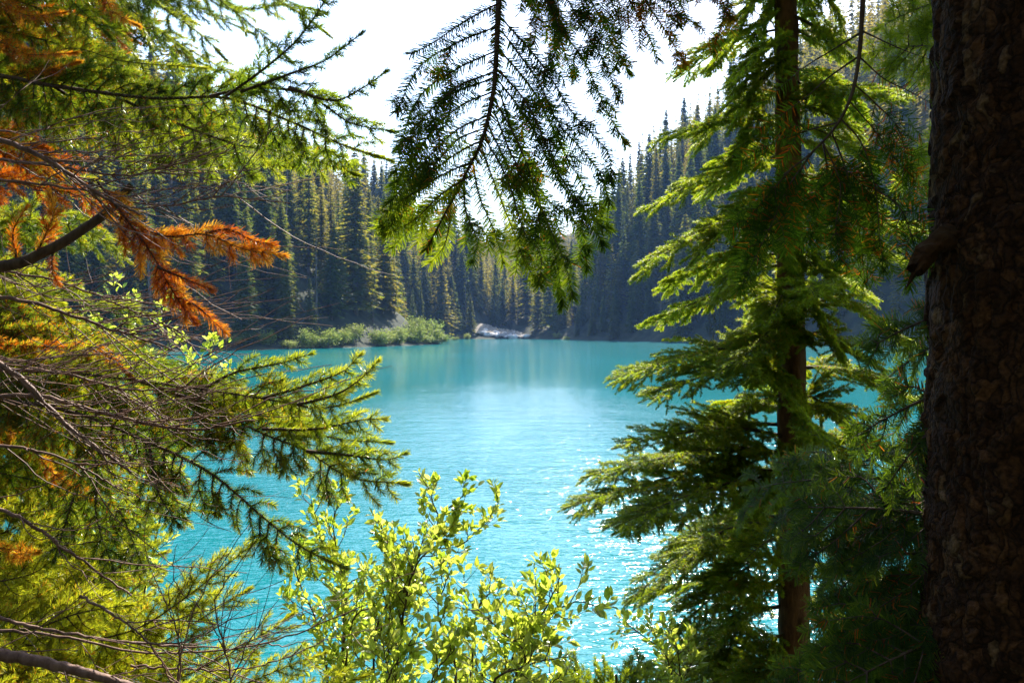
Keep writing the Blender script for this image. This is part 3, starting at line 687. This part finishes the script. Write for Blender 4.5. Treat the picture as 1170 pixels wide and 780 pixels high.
HB += [(-50, 845, 35, -.2, .05, .14), (70, 838, 140, -.35, .06, .16), (-70, 965, 25, -.2, .05, .15), (15, 975, 65, -.25, .05, .15), (120, 985, 150, -.3, .06, .16), (285, 845, 305, -.5, .08, .18), (300, 960, 325, -.45, .08, .18), (430, 850, 440, -.5, .08, .18), (455, 965, 480, -.5, .08, .18), (620, 850, 640, -.5, .08, .18), (340, 880, 370, -.6, .08, .16)]
HB += [(t_ + rng.uniform(10, 35), 905 - (905 - x_) * rng.uniform(.5, .8), y_ + rng.uniform(8, 40), z_ + rng.choice([-.35, .35]), s_, l_ * .9) for (t_, x_, y_, z_, s_, l_) in HB[::2]]
for (ty, px, py, dz, sag, L2) in HB:
    fan(hem, 'hemlock', P(tx(ty), ty, HD), P(px, py, HD + dz), sag, (.034, L2 * 1.1, (.030, .085)), .010, (.1, 1, .2), n=18, t0=.12, grav=.12, var=(.3, 1.05), deadbase=.06)
for (ty, px, py, dz, sag, L2) in [(270, 1030, 300, .3, .08, .24), (330, 1050, 400, .1, .08, .24), (380, 1000, 420, -.4, .08, .22), (420, 1065, 470, .3, .08, .24), (300, 990, 340, .5, .06, .22), (240, 985, 280, -.3, .08, .22),
    (460, 1010, 520, -.2, .1, .22), (500, 1060, 540, .4, .06, .22), (200, 1010, 230, .3, .06, .22), (140, 1000, 190, .1, .08, .2), (90, 965, 130, -.2, .06, .18), (560, 1030, 600, .3, .08, .22), (30, 960, 70, .1, .06, .17),
    (620, 1040, 690, .2, .08, .22), (700, 1020, 760, .3, .08, .22), (350, 960, 400, -.5, .1, .2)]:
    fan(hem, 'hemlock', P(tx(ty), ty, HD), P(px, py, HD + dz), sag, (.034, L2 * 1.1, (.032, .08)), .010, (.1, 1, .2), n=18, t0=.12, grav=.12, var=(.3, 1.05), deadbase=.12)
for k in range(46):   # the crown goes on above the picture and shades the boughs below
    z = 6.05 + .075 * k; a_ = 2.4 * k + rng.uniform(-.4, .4); L = (.85 - .012 * k) * rng.uniform(.8, 1.15); root = np.array([tp[0][0], tp[0][1], z])
    fan(hem, 'hemlock', root, root + L * np.array([math.cos(a_), math.sin(a_), -.15]), .06, (.05, .28, (.04, .08)), .009, (-math.sin(a_), math.cos(a_), .1), t0=.15, grav=.35, dens=1.0, var=(.1, .9))
tube_top = Geo(); tube(tube_top, spline([tp[0], (tp[0][0], tp[0][1], 9.4)], 20), .052, .008, 14); tube_top.build('trunk', [M['hembark']], hem, True)
for k in range(20):   # boughs towards and away from the camera all along the trunk
    ty = -140 + 43 * k; a_ = rng.uniform(.6, 2.5) * (1 if k % 3 else -1); root = P(tx(ty), ty, HD); L = .45 + .02 * k + rng.uniform(0, .15)
    fan(hem, 'hemlock', root, root + L * np.array([math.cos(a_), math.sin(a_), -.22]), .08, (.034, .22, (.028, .07)), .008, (-math.sin(a_), math.cos(a_), .1), t0=.15, grav=.35, var=(.1, .9), deadbase=.1)
for (px, py, L, wd, nn) in [(873, 85, .27, 5, 26), (945, 218, .2, 6, 26), (925, 215, .14, 5, 16), (818, 350, .30, 3, 5), (880, 100, .14, 4, 10)]:
    g = Geo()
    for k in range(nn):
        a_ = P(px + rng.normal() * wd, py + rng.uniform(-6, 6), HD - .12 if px != 818 else HD - .1); ll = L * rng.uniform(.5, 1.1)
        q = np.cumsum(np.vstack([a_, np.c_[rng.normal(size=(7, 2)) * .010, np.full(7, -ll / 7)]]), 0); tube(g, q, .0014, .0006, 3, 0, 0, rng.random())
    g.build('lichen', [M['lichen']], hem)

# --- the old spruce whose trunk stands left of the picture
LT = P(-330, 390, 2.7)
old = empty('spruce_tree', (LT[0], LT[1], 2.3))
tag(old, 'old spruce reaching in from the left edge with orange dying needles and many bare twigs', 'tree')
g = Geo(); q = spline([(LT[0], LT[1], 2.2), (LT[0] + .03, LT[1], 4.4), (LT[0] - .02, LT[1] + .03, 8.5)], 60); tube(g, q, .15, .09, 24, 0, .03); g.build('trunk', [M['bark']], old, True)
SP = (.040, .15, (.042, .055))
BO = [ # path, depth0, depth1, side, sub, kw
  ([(-330, -70), (20, -40), (90, 10), (130, 45)], 2.7, 2.6, (.2, .6, .8), SP, dict(deadbase=.5, var=(.1, .8))),
  ([(-330, -120), (90, -60), (180, 5), (230, 40), (258, 68)], 2.7, 2.6, (.2, .6, .8), SP, dict(var=(.2, .9))),
  ([(-330, -140), (150, -70), (250, 0), (300, 40), (335, 72)], 2.7, 2.7, (.2, .6, .8), SP, dict(var=(.2, .9))),
  ([(-330, -160), (200, -75), (300, -10), (350, 20), (378, 42)], 2.7, 2.8, (.2, .6, .8), SP, dict(var=(.2, .9))),
  ([(-330, -100), (60, -40), (160, 20), (215, 60)], 2.7, 3.0, (.2, .6, .8), SP, dict(var=(.2, .9), deadbase=.3)),
  ([(-330, -150), (160, -30), (260, 10), (330, 5), (372, 15)], 2.7, 2.9, (.2, .6, .8), SP, dict(var=(.2, .9))),
  # the dark main bough across the upper left
  ([(-330, 60), (-40, 82), (60, 98), (170, 112), (258, 112), (330, 138), (390, 165), (447, 183)], 2.6, 2.05, (.1, .35, .9), (.036, .17, (.036, .06)), dict(r=.011, var=(.05, .6), deadbase=.15)),
  ([(258, 110), (300, 80), (340, 45), (372, 0), (385, -25)], 2.15, 2.1, (.9, .3, -.4), (.034, .06), dict(var=(.0, .4))),
  ([(275, 105), (330, 85), (370, 70), (398, 50), (413, 38)], 2.15, 2.05, (.3, .3, .8), (.034, .05), dict(var=(.0, .4))),
  ([(330, 100), (380, 115), (415, 100), (440, 82)], 2.1, 2.0, (.2, .3, .9), (.034, .05), dict(var=(.0, .5))),
  ([(240, 110), (290, 100), (350, 108), (400, 140), (450, 150)], 2.2, 2.1, (.1, .4, .9), (.036, .09, (.036, .04)), dict(var=(.1, .8))),
  ([(120, 105), (200, 140), (270, 165), (330, 175), (410, 200)], 2.45, 2.2, (.1, .4, .9), (.036, .12, (.036, .05)), dict(var=(.3, .95))),
  ([(60, 98), (130, 140), (200, 165), (270, 185), (330, 190)], 2.5, 2.5, (.1, .4, .9), (.036, .13, (.036, .05)), dict(var=(.2, .9), deadbase=.2)),
  ([(-330, 40), (0, 70), (80, 55), (140, 70), (235, 78)], 2.7, 2.4, (.1, .4, .9), (.038, .08), dict(var=(.2, .9), deadbase=.6)),
  # foliage in the middle left
  ([(-330, 120), (-20, 120), (60, 130), (140, 165), (180, 200)], 2.7, 2.8, (.1, .5, .8), SP, dict(var=(.2, .9), deadbase=.5)),
  ([(-330, 270), (-40, 300), (50, 330), (120, 350), (180, 360)], 2.7, 3.2, (.1, .5, .8), SP, dict(var=(.5, 1.), deadbase=.15)),
  ([(-330, 260), (-40, 270), (40, 250), (110, 270), (150, 300)], 2.7, 3.2, (.1, .5, .8), SP, dict(var=(.4, 1.), deadbase=.2)),
  # pale green boughs reaching over the lake
  ([(-330, 400), (-20, 420), (100, 428), (200, 440), (300, 455), (370, 466), (430, 448)], 2.7, 2.0, (.2, .5, .8), (.036, .16, (.036, .055)), dict(r=.009, var=(.45, .95), deadbase=.25)),
  ([(230, 445), (270, 425), (320, 415), (355, 404)], 2.3, 2.3, (.2, .5, .8), (.038, .06), dict(var=(.5, 1.))),
  ([(300, 455), (350, 440), (390, 425), (412, 405)], 2.2, 2.2, (.2, .5, .8), (.038, .06), dict(var=(.5, 1.))),
  ([(340, 462), (385, 450), (415, 430), (432, 412)], 2.1, 2.0, (.2, .5, .8), (.038, .06), dict(var=(.5, 1.))),
  ([(150, 432), (230, 462), (300, 495), (350, 515), (400, 545), (465, 552)], 2.4, 2.0, (.2, .5, .8), (.036, .13, (.036, .055)), dict(var=(.3, .9), deadbase=.2)),
  ([(300, 490), (360, 490), (410, 480), (440, 478)], 2.2, 2.1, (.2, .5, .8), (.034, .07), dict(var=(.4, .95))),
  ([(200, 450), (300, 475), (380, 500), (445, 505)], 2.3, 2.3, (.2, .5, .8), (.034, .10, (.036, .05)), dict(var=(.4, .95))),
  ([(350, 515), (400, 520), (440, 525), (462, 518)], 2.1, 2.1, (.2, .5, .8), (.034, .07), dict(var=(.4, .95))),
  # the darker bough below them
  ([(-330, 430), (-20, 455), (80, 470), (170, 505), (240, 540), (300, 590), (345, 625), (395, 648)], 2.6, 1.9, (.25, .4, .8), (.036, .17, (.036, .05)), dict(r=.010, var=(.1, .6), deadbase=.35)),
  ([(90, 475), (110, 530), (110, 590), (130, 650)], 2.4, 2.2, (1, .2, 0), (.038, .10), dict(var=(.0, .4), deadbase=.3)),
  ([(100, 520), (80, 580), (62, 640)], 2.4, 2.2, (1, .2, 0), (.038, .08), dict(var=(.0, .5), deadbase=.2)),
  ([(110, 530), (140, 590), (165, 650)], 2.4, 2.2, (1, .2, 0), (.038, .08), dict(var=(.0, .5), deadbase=.3)),
  ([(170, 505), (180, 560), (205, 600)], 2.3, 2.1, (1, .2, 0), (.038, .08), dict(var=(.0, .5), deadbase=.4)),
  ([(-330, 480), (0, 540), (60, 560), (130, 600)], 2.7, 2.5, (.2, .5, .8), SP, dict(var=(.1, .7), deadbase=.4)),
  ([(-330, 380), (-20, 385), (60, 400), (140, 410), (210, 425)], 2.7, 2.6, (.2, .5, .8), SP, dict(var=(.3, .9), deadbase=.6)),
  ([(-330, 440), (-20, 480), (60, 500), (150, 490), (230, 500)], 2.7, 2.7, (.2, .5, .8), SP, dict(var=(.3, .9), deadbase=.5)),
]
for k in range(34):
    y0 = rng.uniform(-200, 560) if k < 24 else rng.uniform(-160, 60); x1 = rng.uniform(60, 250); y1 = y0 + rng.uniform(20, 110)
    if 235 < y1 < 330: x1 = min(x1, 130)
    dd_ = rng.uniform(2.5, 3.4)
    BO.append(([(-330, y0 + 20), (-60, y0), (x1 * .5, y0 + (y1 - y0) * .35), (x1 * .8, y0 + (y1 - y0) * .7), (x1, y1)], 2.7, dd_, (.15, .5, .8), SP, dict(var=((.0, .4) if k % 3 == 0 else (.4, 1.)), deadbase=rng.uniform(.2, 1.1), dead=.85 if k in (3, 9, 15, 21, 30, 34, 37) else .03)))
for q_, dq in [([(-330, 40), (-30, 45), (30, 62), (88, 60)], 2.3), ([(-330, 10), (-30, 0), (30, 18), (75, 14)], 2.4), ([(-330, 70), (-30, 78), (40, 82), (92, 70)], 2.35), ([(-330, 130), (-30, 150), (30, 175), (70, 205)], 2.5),
              ([(-330, 420), (-20, 480), (60, 540), (110, 575)], 2.3), ([(-330, 380), (20, 395), (110, 400), (150, 430)], 2.4), ([(-330, 620), (-20, 625), (20, 632), (45, 630)], 2.1), ([(-330, -60), (60, -30), (130, 15), (160, 30)], 2.5)]:
    BO.append((q_, 2.7, dq, (.15, .5, .8), (.045, .06), dict(var=(.2, 1.), dead=.8, r=.004)))
for k in range(12):
    y0 = -170 + 22 * k + rng.uniform(-10, 10); x1 = rng.uniform(150, 330); y1 = y0 + rng.uniform(60, 130)
    BO.append(([(-330, y0 - 20), (-60, y0), (x1 * .5, y0 + (y1 - y0) * .35), (x1 * .8, y0 + (y1 - y0) * .7), (x1, y1)], 2.8, rng.uniform(2.7, 3.4), (.15, .5, .8), (.034, .15, (.036, .055)), dict(var=((.0, .4) if k % 2 == 0 else (.4, 1.0)), deadbase=rng.uniform(.2, 1.0))))
for k in range(20):
    y0 = 270 + 26 * k + rng.uniform(-15, 15); x1 = rng.uniform(110, 250) if y0 > 360 else rng.uniform(60, 130); y1 = y0 + rng.uniform(-10, 70)
    BO.append(([(-330, y0 + 10), (-60, y0), (x1 * .5, y0 + (y1 - y0) * .3), (x1, y1)], 2.8, rng.uniform(2.8, 3.5), (.15, .5, .8), (.036, .16, (.038, .055)), dict(var=((.1, .5) if k % 4 == 0 else (.55, 1.1)), deadbase=rng.uniform(.1, .8))))
for (path, d0, d1, side, sub, kw) in BO:
    kw = dict(kw); r_ = kw.pop('r', .005); sp = Spray('spruce'); n_ = len(path)
    pts = spline([P(x, y, d0 + (d1 - d0) * k / (n_ - 1)) for k, (x, y) in enumerate(path)], 6 + 6 * n_)
    sp.branchlet(pts, unit(side), r_, sub, t0=.55 if path[0][0] < -300 and len(path) > 4 else (.45 if path[0][0] < -300 else .05), grav=.3, **kw)
    sp.build(old)
# orange, dying bough on its thick bare limb
sp = Spray('orange')
q = spline([P(x, y, 2.1) for x, y in [(-330, 330), (-20, 307), (50, 288), (95, 262), (125, 240), (150, 212)]], 40); sp.twig(q, .022, .010, 10)
for (path, d0, d1, sub) in [([(112, 208), (140, 245), (170, 285), (190, 320), (205, 345), (222, 365)], 2.08, 1.9, (.030, .055)), ([(150, 255), (190, 270), (235, 268), (280, 285), (322, 291)], 2.05, 1.95, (.028, .05)),
                            ([(235, 266), (262, 262), (290, 275), (310, 278)], 2.0, 1.95, None), ([(205, 340), (225, 350), (245, 368), (256, 378)], 1.95, 1.9, None), ([(180, 305), (215, 320), (240, 330)], 1.97, 1.9, None),
                            ([(40, 292), (55, 262), (62, 240), (58, 225)], 2.1, 2.1, (.03, .035)), ([(20, 300), (15, 265), (28, 240)], 2.1, 2.1, None), ([(60, 288), (60, 310), (66, 322)], 2.1, 2.05, None)]:
    n_ = len(path); pts = spline([P(x, y, d0 + (d1 - d0) * k / (n_ - 1)) for k, (x, y) in enumerate(path)], 6 + 5 * n_)
    sp.branchlet(pts, unit((.5, .3, .8)), .0035, sub, dead=.97, dens=1.0, grav=.3, var=(.0, 1.0), t0=.05)
sp.build(old, label='thick bare limb carrying a bough of bright orange dead needles')
# bare limbs and a web of bare twigs
def bare_web(parent, name, limbs, ntw, seed, label=None):
    q = np.random.default_rng(seed); g = Geo()
    for (path, d, r0) in limbs:
        pts = spline([P(x, y, d) for x, y in path], 40); pts += q.normal(size=pts.shape) * .0015; tube(g, pts, r0, r0 * .35, 7)
        for k in range(ntw):
            i = q.integers(4, 36); b0 = pts[i]; t_ = tangents(pts)[i]
            up = q.choice([1, -1], p=[.65, .35]); Lw = q.uniform(.10, .42)
            dr = nrm(t_ * q.uniform(.6, 1.2) + np.array([.2, q.normal() * .5, up * q.uniform(.2, .8)]))
            e1 = b0 + dr * Lw * .5; e2 = e1 + nrm(dr + np.array([.5, q.normal() * .3, q.uniform(-.3, .7)])) * Lw * .5
            pp = None; e3 = e2 + nrm(e2 - e1 + np.array([.1, 0, q.uniform(.0, .09)]) * Lw) * Lw * .25
            pp = spline([b0, e1, e2, e3], 12); pp[1:] += q.normal(size=(11, 3)) * .0022; rr_ = q.uniform(.0010, .0021); tube(g, pp, rr_, rr_ * .4, 4)
            for h in range(q.integers(0, 4)):
                j_ = q.integers(3, 10); dr2 = nrm(tangents(pp)[j_] + q.normal(size=3) * .6); l2 = q.uniform(.03, .14)
                tube(g, spline([pp[j_], pp[j_] + dr2 * l2 * .6, pp[j_] + dr2 * l2 + np.array([0, 0, .15]) * l2], 6), rr_ * .6, rr_ * .25, 3)
    o = g.build(name, [M['deadtwig']], parent, True)
    if label: o['label'] = label
    return o
bare_web(old, 'bare_limb', [([(-60, 140), (40, 175), (110, 220), (160, 245)], 2.0, .008), ([(-60, 175), (60, 190), (150, 200), (240, 175)], 2.2, .005), ([(-40, 200), (80, 215), (180, 235), (250, 225), (330, 232)], 2.2, .004)], 30, 21)
bare_web(old, 'bare_limb', [([(-60, 330), (30, 345), (110, 370), (200, 400)], 2.1, .006), ([(-60, 385), (20, 430), (70, 480), (150, 540)], 2.0, .009), ([(-60, 458), (40, 452), (110, 470), (210, 490), (290, 480)], 2.1, .007),
                            ([(-60, 300), (60, 320), (140, 350), (230, 390)], 2.3, .004), ([(-60, 420), (60, 425), (150, 445), (240, 440)], 2.2, .005)], 32, 22)
bare_web(old, 'bare_limb', [([(-60, 560), (20, 590), (80, 630), (150, 680)], 2.1, .006), ([(-60, 500), (60, 520), (140, 560)], 2.1, .005)], 10, 23)

# --- young spruce in the lower left
yd = P(-120, 900, 2.4)
yng = empty('spruce_tree', (yd[0], yd[1], 2.0)); tag(yng, 'young bright green spruce filling the lower left corner below the bare twigs', 'tree')
g = Geo(); tube(g, spline([(yd[0], yd[1], 1.9), P(-120, 700, 2.4), P(-125, 500, 2.4)], 30), .05, .02, 14, 0, .03); g.build('trunk', [M['bark']], yng, True)
YB = [([(-120, 740), (60, 735), (150, 720), (215, 680), (292, 618)], 2.4, 2.4), ([(-120, 760), (60, 765), (160, 745), (240, 700), (285, 672)], 2.4, 2.6), ([(-120, 700), (0, 690), (70, 680), (130, 650), (190, 630)], 2.5, 2.7),
      ([(-120, 660), (-10, 640), (60, 625), (130, 615), (180, 600)], 2.5, 2.9), ([(-120, 780), (80, 790), (200, 775), (290, 730), (335, 700)], 2.3, 2.5), ([(-120, 800), (120, 810), (250, 790), (330, 760), (372, 745)], 2.3, 2.6),
      ([(-120, 720), (20, 720), (90, 700), (150, 690)], 2.3, 2.2), ([(-120, 640), (0, 610), (50, 580), (90, 560)], 2.6, 2.9), ([(-120, 820), (60, 815), (180, 800), (260, 780)], 2.2, 2.2), ([(-120, 600), (0, 570), (70, 545), (130, 540)], 2.7, 3.2),
      ([(-120, 560), (0, 520), (70, 490), (140, 470)], 2.7, 3.3), ([(-120, 700), (50, 660), (120, 630), (160, 590)], 2.7, 3.1), ([(-120, 840), (200, 830), (330, 800), (420, 770)], 2.3, 2.6), ([(-120, 680), (20, 660), (60, 640)], 2.4, 2.4)]
for (path, d0, d1) in YB:
    sp = Spray('spruce'); n_ = len(path)
    pts = spline([P(x, y, d0 + (d1 - d0) * k / (n_ - 1)) for k, (x, y) in enumerate(path)], 6 + 6 * n_)
    sp.branchlet(pts, unit((.1, .6, .8)), .006, (.036, .16, (.036, .055)), t0=.3, grav=.1, var=(.7, 1.15), deadbase=.12); sp.build(yng)  # needle tone raised so the sprays look sunlit
bare_web(yng, 'bare_limb', [([(-60, 738), (60, 758), (160, 785), (260, 800)], 1.9, .016), ([(-60, 715), (60, 725), (170, 745), (300, 735), (420, 690)], 2.1, .004), ([(90, 680), (150, 715), (180, 750), (205, 800)], 1.9, .0032),
                            ([(200, 800), (205, 740), (195, 700), (178, 668)], 1.9, .0028), ([(260, 800), (262, 760), (240, 710), (215, 680)], 1.9, .0022), ([(150, 760), (260, 765), (330, 750), (345, 735)], 2.0, .003), ([(-60, 690), (60, 720), (160, 735), (250, 740)], 2.0, .005)], 7, 24)

# --- leafy willows at the water's edge
def leaf(g, base, dr, up, L, var, q):
    dr = nrm(dr); s_ = nrm(np.cross(dr, up)); n_ = np.cross(s_, dr); W2 = L * q.uniform(.20, .27)
    fold = .25; st_ = base + dr * L * .12
    c1 = st_ + dr * L * .30; c2 = st_ + dr * L * .66; tip = st_ + dr * L - n_ * L * .10
    l1 = c1 + s_ * W2 + n_ * W2 * fold; l2 = c2 + s_ * W2 * .9 + n_ * W2 * fold; r1_ = c1 - s_ * W2 + n_ * W2 * fold; r2_ = c2 - s_ * W2 * .9 + n_ * W2 * fold
    m1 = st_ + dr * L * .5
    g.add([st_, l1, l2, m1, tip, r1_, r2_], [[0, 1, 2, 3], [3, 2, 4, 4], [0, 3, 6, 5], [3, 4, 6, 6]] if False else [[0, 1, 2, 3], [3, 2, 4, 6], [0, 3, 6, 5]], 0, var)
def willow(name, label, stems, seed, leafL=.041, dens=1.25, sub=(.046, .24)):
    q = np.random.default_rng(seed)
    b0 = P(*stems[0][0]); o = empty(name, b0); tag(o, label, 'shrub')
    sg, lg = Geo(), Geo()
    def clothe(pts, rate, t0=.15):
        L = plen(pts); n_ = max(2, int(L * rate * dens)); T = tangents(pts)
        for t in np.r_[t0 + (1 - t0) * (np.arange(n_) + q.random(n_)) / n_, 1, 1, .98]:
            k = min(int(t * (len(pts) - 1)), len(pts) - 1)
            rad_ = q.normal(size=3); rad_ = nrm(rad_ - T[k] * (rad_ @ T[k])); dr = nrm(T[k] * q.uniform(.5, 1.1) + rad_ * .8 + np.array([0, 0, .2]))
            leaf(lg, pts[k], dr, nrm(np.array([0, -.2, 1.0]) + q.normal(size=3) * .7), leafL * q.uniform(.55, 1.2) * (1.0 if t < .97 else .75), np.clip(q.normal(.55, .28), 0, 1), q)
    def shoot(pts, u, T, l_, r, level):
        k = int(u * (len(pts) - 1)); rad_ = q.normal(size=3); rad_ = nrm(rad_ - T[k] * (rad_ @ T[k]))
        dr = nrm(T[k] * .7 + rad_ * .95 + np.array([0, 0, .3])); e1 = pts[k] + dr * l_ * .5; e2 = e1 + nrm(dr + np.array([0, 0, .45]) + q.normal(size=3) * .25) * l_ * .5
        pp = spline([pts[k], e1, e2], 10); tube(sg, pp, r, r * .45, 4); clothe(pp, 34, .4)
        if level:
            Tp = tangents(pp)
            for uu in q.uniform(.25, .85, q.integers(2, 5)): shoot(pp, uu, Tp, l_ * q.uniform(.3, .6), r * .6, 0)
    for s in stems:
        pts = spline([P(*x) for x in s], 40) + q.normal(size=(40, 3)) * .0015; tube(sg, pts, .0075 if len(s) > 3 else .005, .0016, 6)
        L = plen(pts); T = tangents(pts); u_ = L * .22
        while u_ < L * .98:
            shoot(pts, u_ / L, T, sub[1] * q.uniform(.45, 1.25) * (.4 + .6 * (1 - u_ / L)), .002, 1); u_ += sub[0] * q.uniform(.5, 1.5)
        clothe(pts[26:], 42)
    sg.build('stem', [M['twig']], o, True); lg.build('leaves', [M['willow']], o)
    return o
willow('willow_shrub', 'yellow green willow shrub at bottom centre reaching over the water', [
    [(560, 900, 2.8), (590, 740, 2.7), (650, 690, 2.6), (690, 695, 2.6)], [(560, 900, 2.8), (600, 730, 2.7), (620, 700, 2.65), (640, 660, 2.6)], [(540, 900, 2.9), (540, 740, 2.8), (550, 690, 2.8), (575, 665, 2.8)],
    [(560, 900, 2.8), (600, 760, 2.6), (570, 720, 2.6), (530, 680, 2.6)], [(520, 900, 2.9), (520, 760, 2.8), (500, 700, 2.8), (515, 650, 2.8)], [(600, 900, 2.7), (620, 800, 2.6), (640, 770, 2.6)], [(500, 900, 2.7), (490, 790, 2.6), (520, 740, 2.6)], [(560, 900, 2.7), (560, 790, 2.6), (600, 760, 2.5), (650, 750, 2.5)], [(450, 900, 2.7), (440, 790, 2.7), (470, 730, 2.7)]], 31, dens=1.0)
willow('willow_shrub', 'tall thin willow shrub with sunlit leaves against the open lake', [
    [(440, 900, 3.2), (460, 680, 3.1), (500, 610, 3.1), (508, 585, 3.1), (545, 555, 3.1)], [(440, 900, 3.2), (465, 670, 3.1), (500, 605, 3.1), (490, 560, 3.1), (478, 540, 3.1)], [(440, 900, 3.2), (445, 700, 3.1), (450, 640, 3.1), (430, 590, 3.1)],
    [(440, 900, 3.2), (470, 660, 3.0), (530, 620, 3.0), (570, 578, 3.0)], [(430, 900, 3.2), (430, 720, 3.1), (470, 660, 3.1), (460, 610, 3.1)]], 32, dens=.9)
willow('willow_shrub', 'dark stemmed willow shrub between the spruce bough and the open water', [
    [(385, 900, 3.3), (394, 700, 3.3), (390, 650, 3.3), (381, 600, 3.3), (395, 548, 3.3)], [(385, 900, 3.3), (395, 690, 3.3), (410, 660, 3.3), (428, 640, 3.3)], [(385, 900, 3.3), (392, 690, 3.3), (375, 640, 3.3), (355, 570, 3.3)],
    [(385, 900, 3.3), (370, 740, 3.3), (340, 660, 3.3), (335, 620, 3.3)], [(385, 900, 3.3), (400, 720, 3.2), (430, 690, 3.2), (445, 655, 3.2)]], 33, dens=.85)
willow('willow_shrub', 'small willow sprig low beside the hemlock near the bottom edge', [
    [(790, 900, 3.6), (765, 760, 3.5), (740, 730, 3.5), (715, 712, 3.5)], [(790, 900, 3.6), (775, 750, 3.5), (765, 725, 3.5), (768, 708, 3.5)]], 34, dens=.9)
willow('willow_shrub', 'light green leafy shrub glowing behind the orange bough on the left', [
    [(120, 900, 4.2), (150, 520, 4.2), (160, 420, 4.2), (140, 330, 4.2)], [(120, 900, 4.2), (180, 500, 4.2), (215, 430, 4.2), (262, 392, 4.2)], [(120, 900, 4.2), (170, 480, 4.2), (190, 400, 4.2), (185, 345, 4.2)],
    [(120, 900, 4.2), (120, 500, 4.2), (105, 420, 4.2), (95, 345, 4.2)], [(120, 900, 4.2), (200, 520, 4.2), (240, 460, 4.2), (255, 420, 4.2)]], 35, leafL=.048, dens=.9, sub=(.07, .28))
# a low fir sapling whose tips show at the bottom edge
sap = empty('fir_sapling', P(700, 960, 2.8)); tag(sap, 'low fir sapling with yellow green tips at the bottom edge right of the willows', 'tree')
g = Geo(); tube(g, spline([P(700, 990, 2.8), P(702, 850, 2.8), P(704, 770, 2.8)], 14), .012, .004, 8); g.build('trunk', [M['twig']], sap, True)
for (tx_, ty_, bx, by, dz) in [(702, 840, 645, 752, 0), (703, 820, 680, 758, -.1), (703, 810, 720, 762, .1), (704, 830, 760, 770, 0), (702, 850, 640, 775, -.15), (704, 830, 735, 750, .2)]:
    fan(sap, 'hemlock', P(tx_, ty_, 2.8), P(bx, by, 2.8 + dz), .12, (.026, .10, (.024, .04)), .003, (.2, .8, .4), grav=.1, var=(.6, 1.))

# ------------------------------------------------------------------ air
HAZE = 0.00016
if HAZE:
    import bmesh
    bm = bmesh.new(); bmesh.ops.create_cube(bm, size=1); me = bpy.data.meshes.new('haze'); bm.to_mesh(me); bm.free()
    o = bpy.data.objects.new('haze', me); col.objects.link(o); o.scale = (1900, 1400, 260); o.location = (0, 560, 124); tag(o, kind='stuff')
    m, n, l, out = mat('haze'); v = n.new('ShaderNodeVolumePrincipled'); v.inputs['Density'].default_value = HAZE; v.inputs['Color'].default_value = (.28, .52, 1.0, 1); v.inputs['Anisotropy'].default_value = 0
    l.new(v.outputs[0], out.inputs['Volume']); me.materials.append(m)
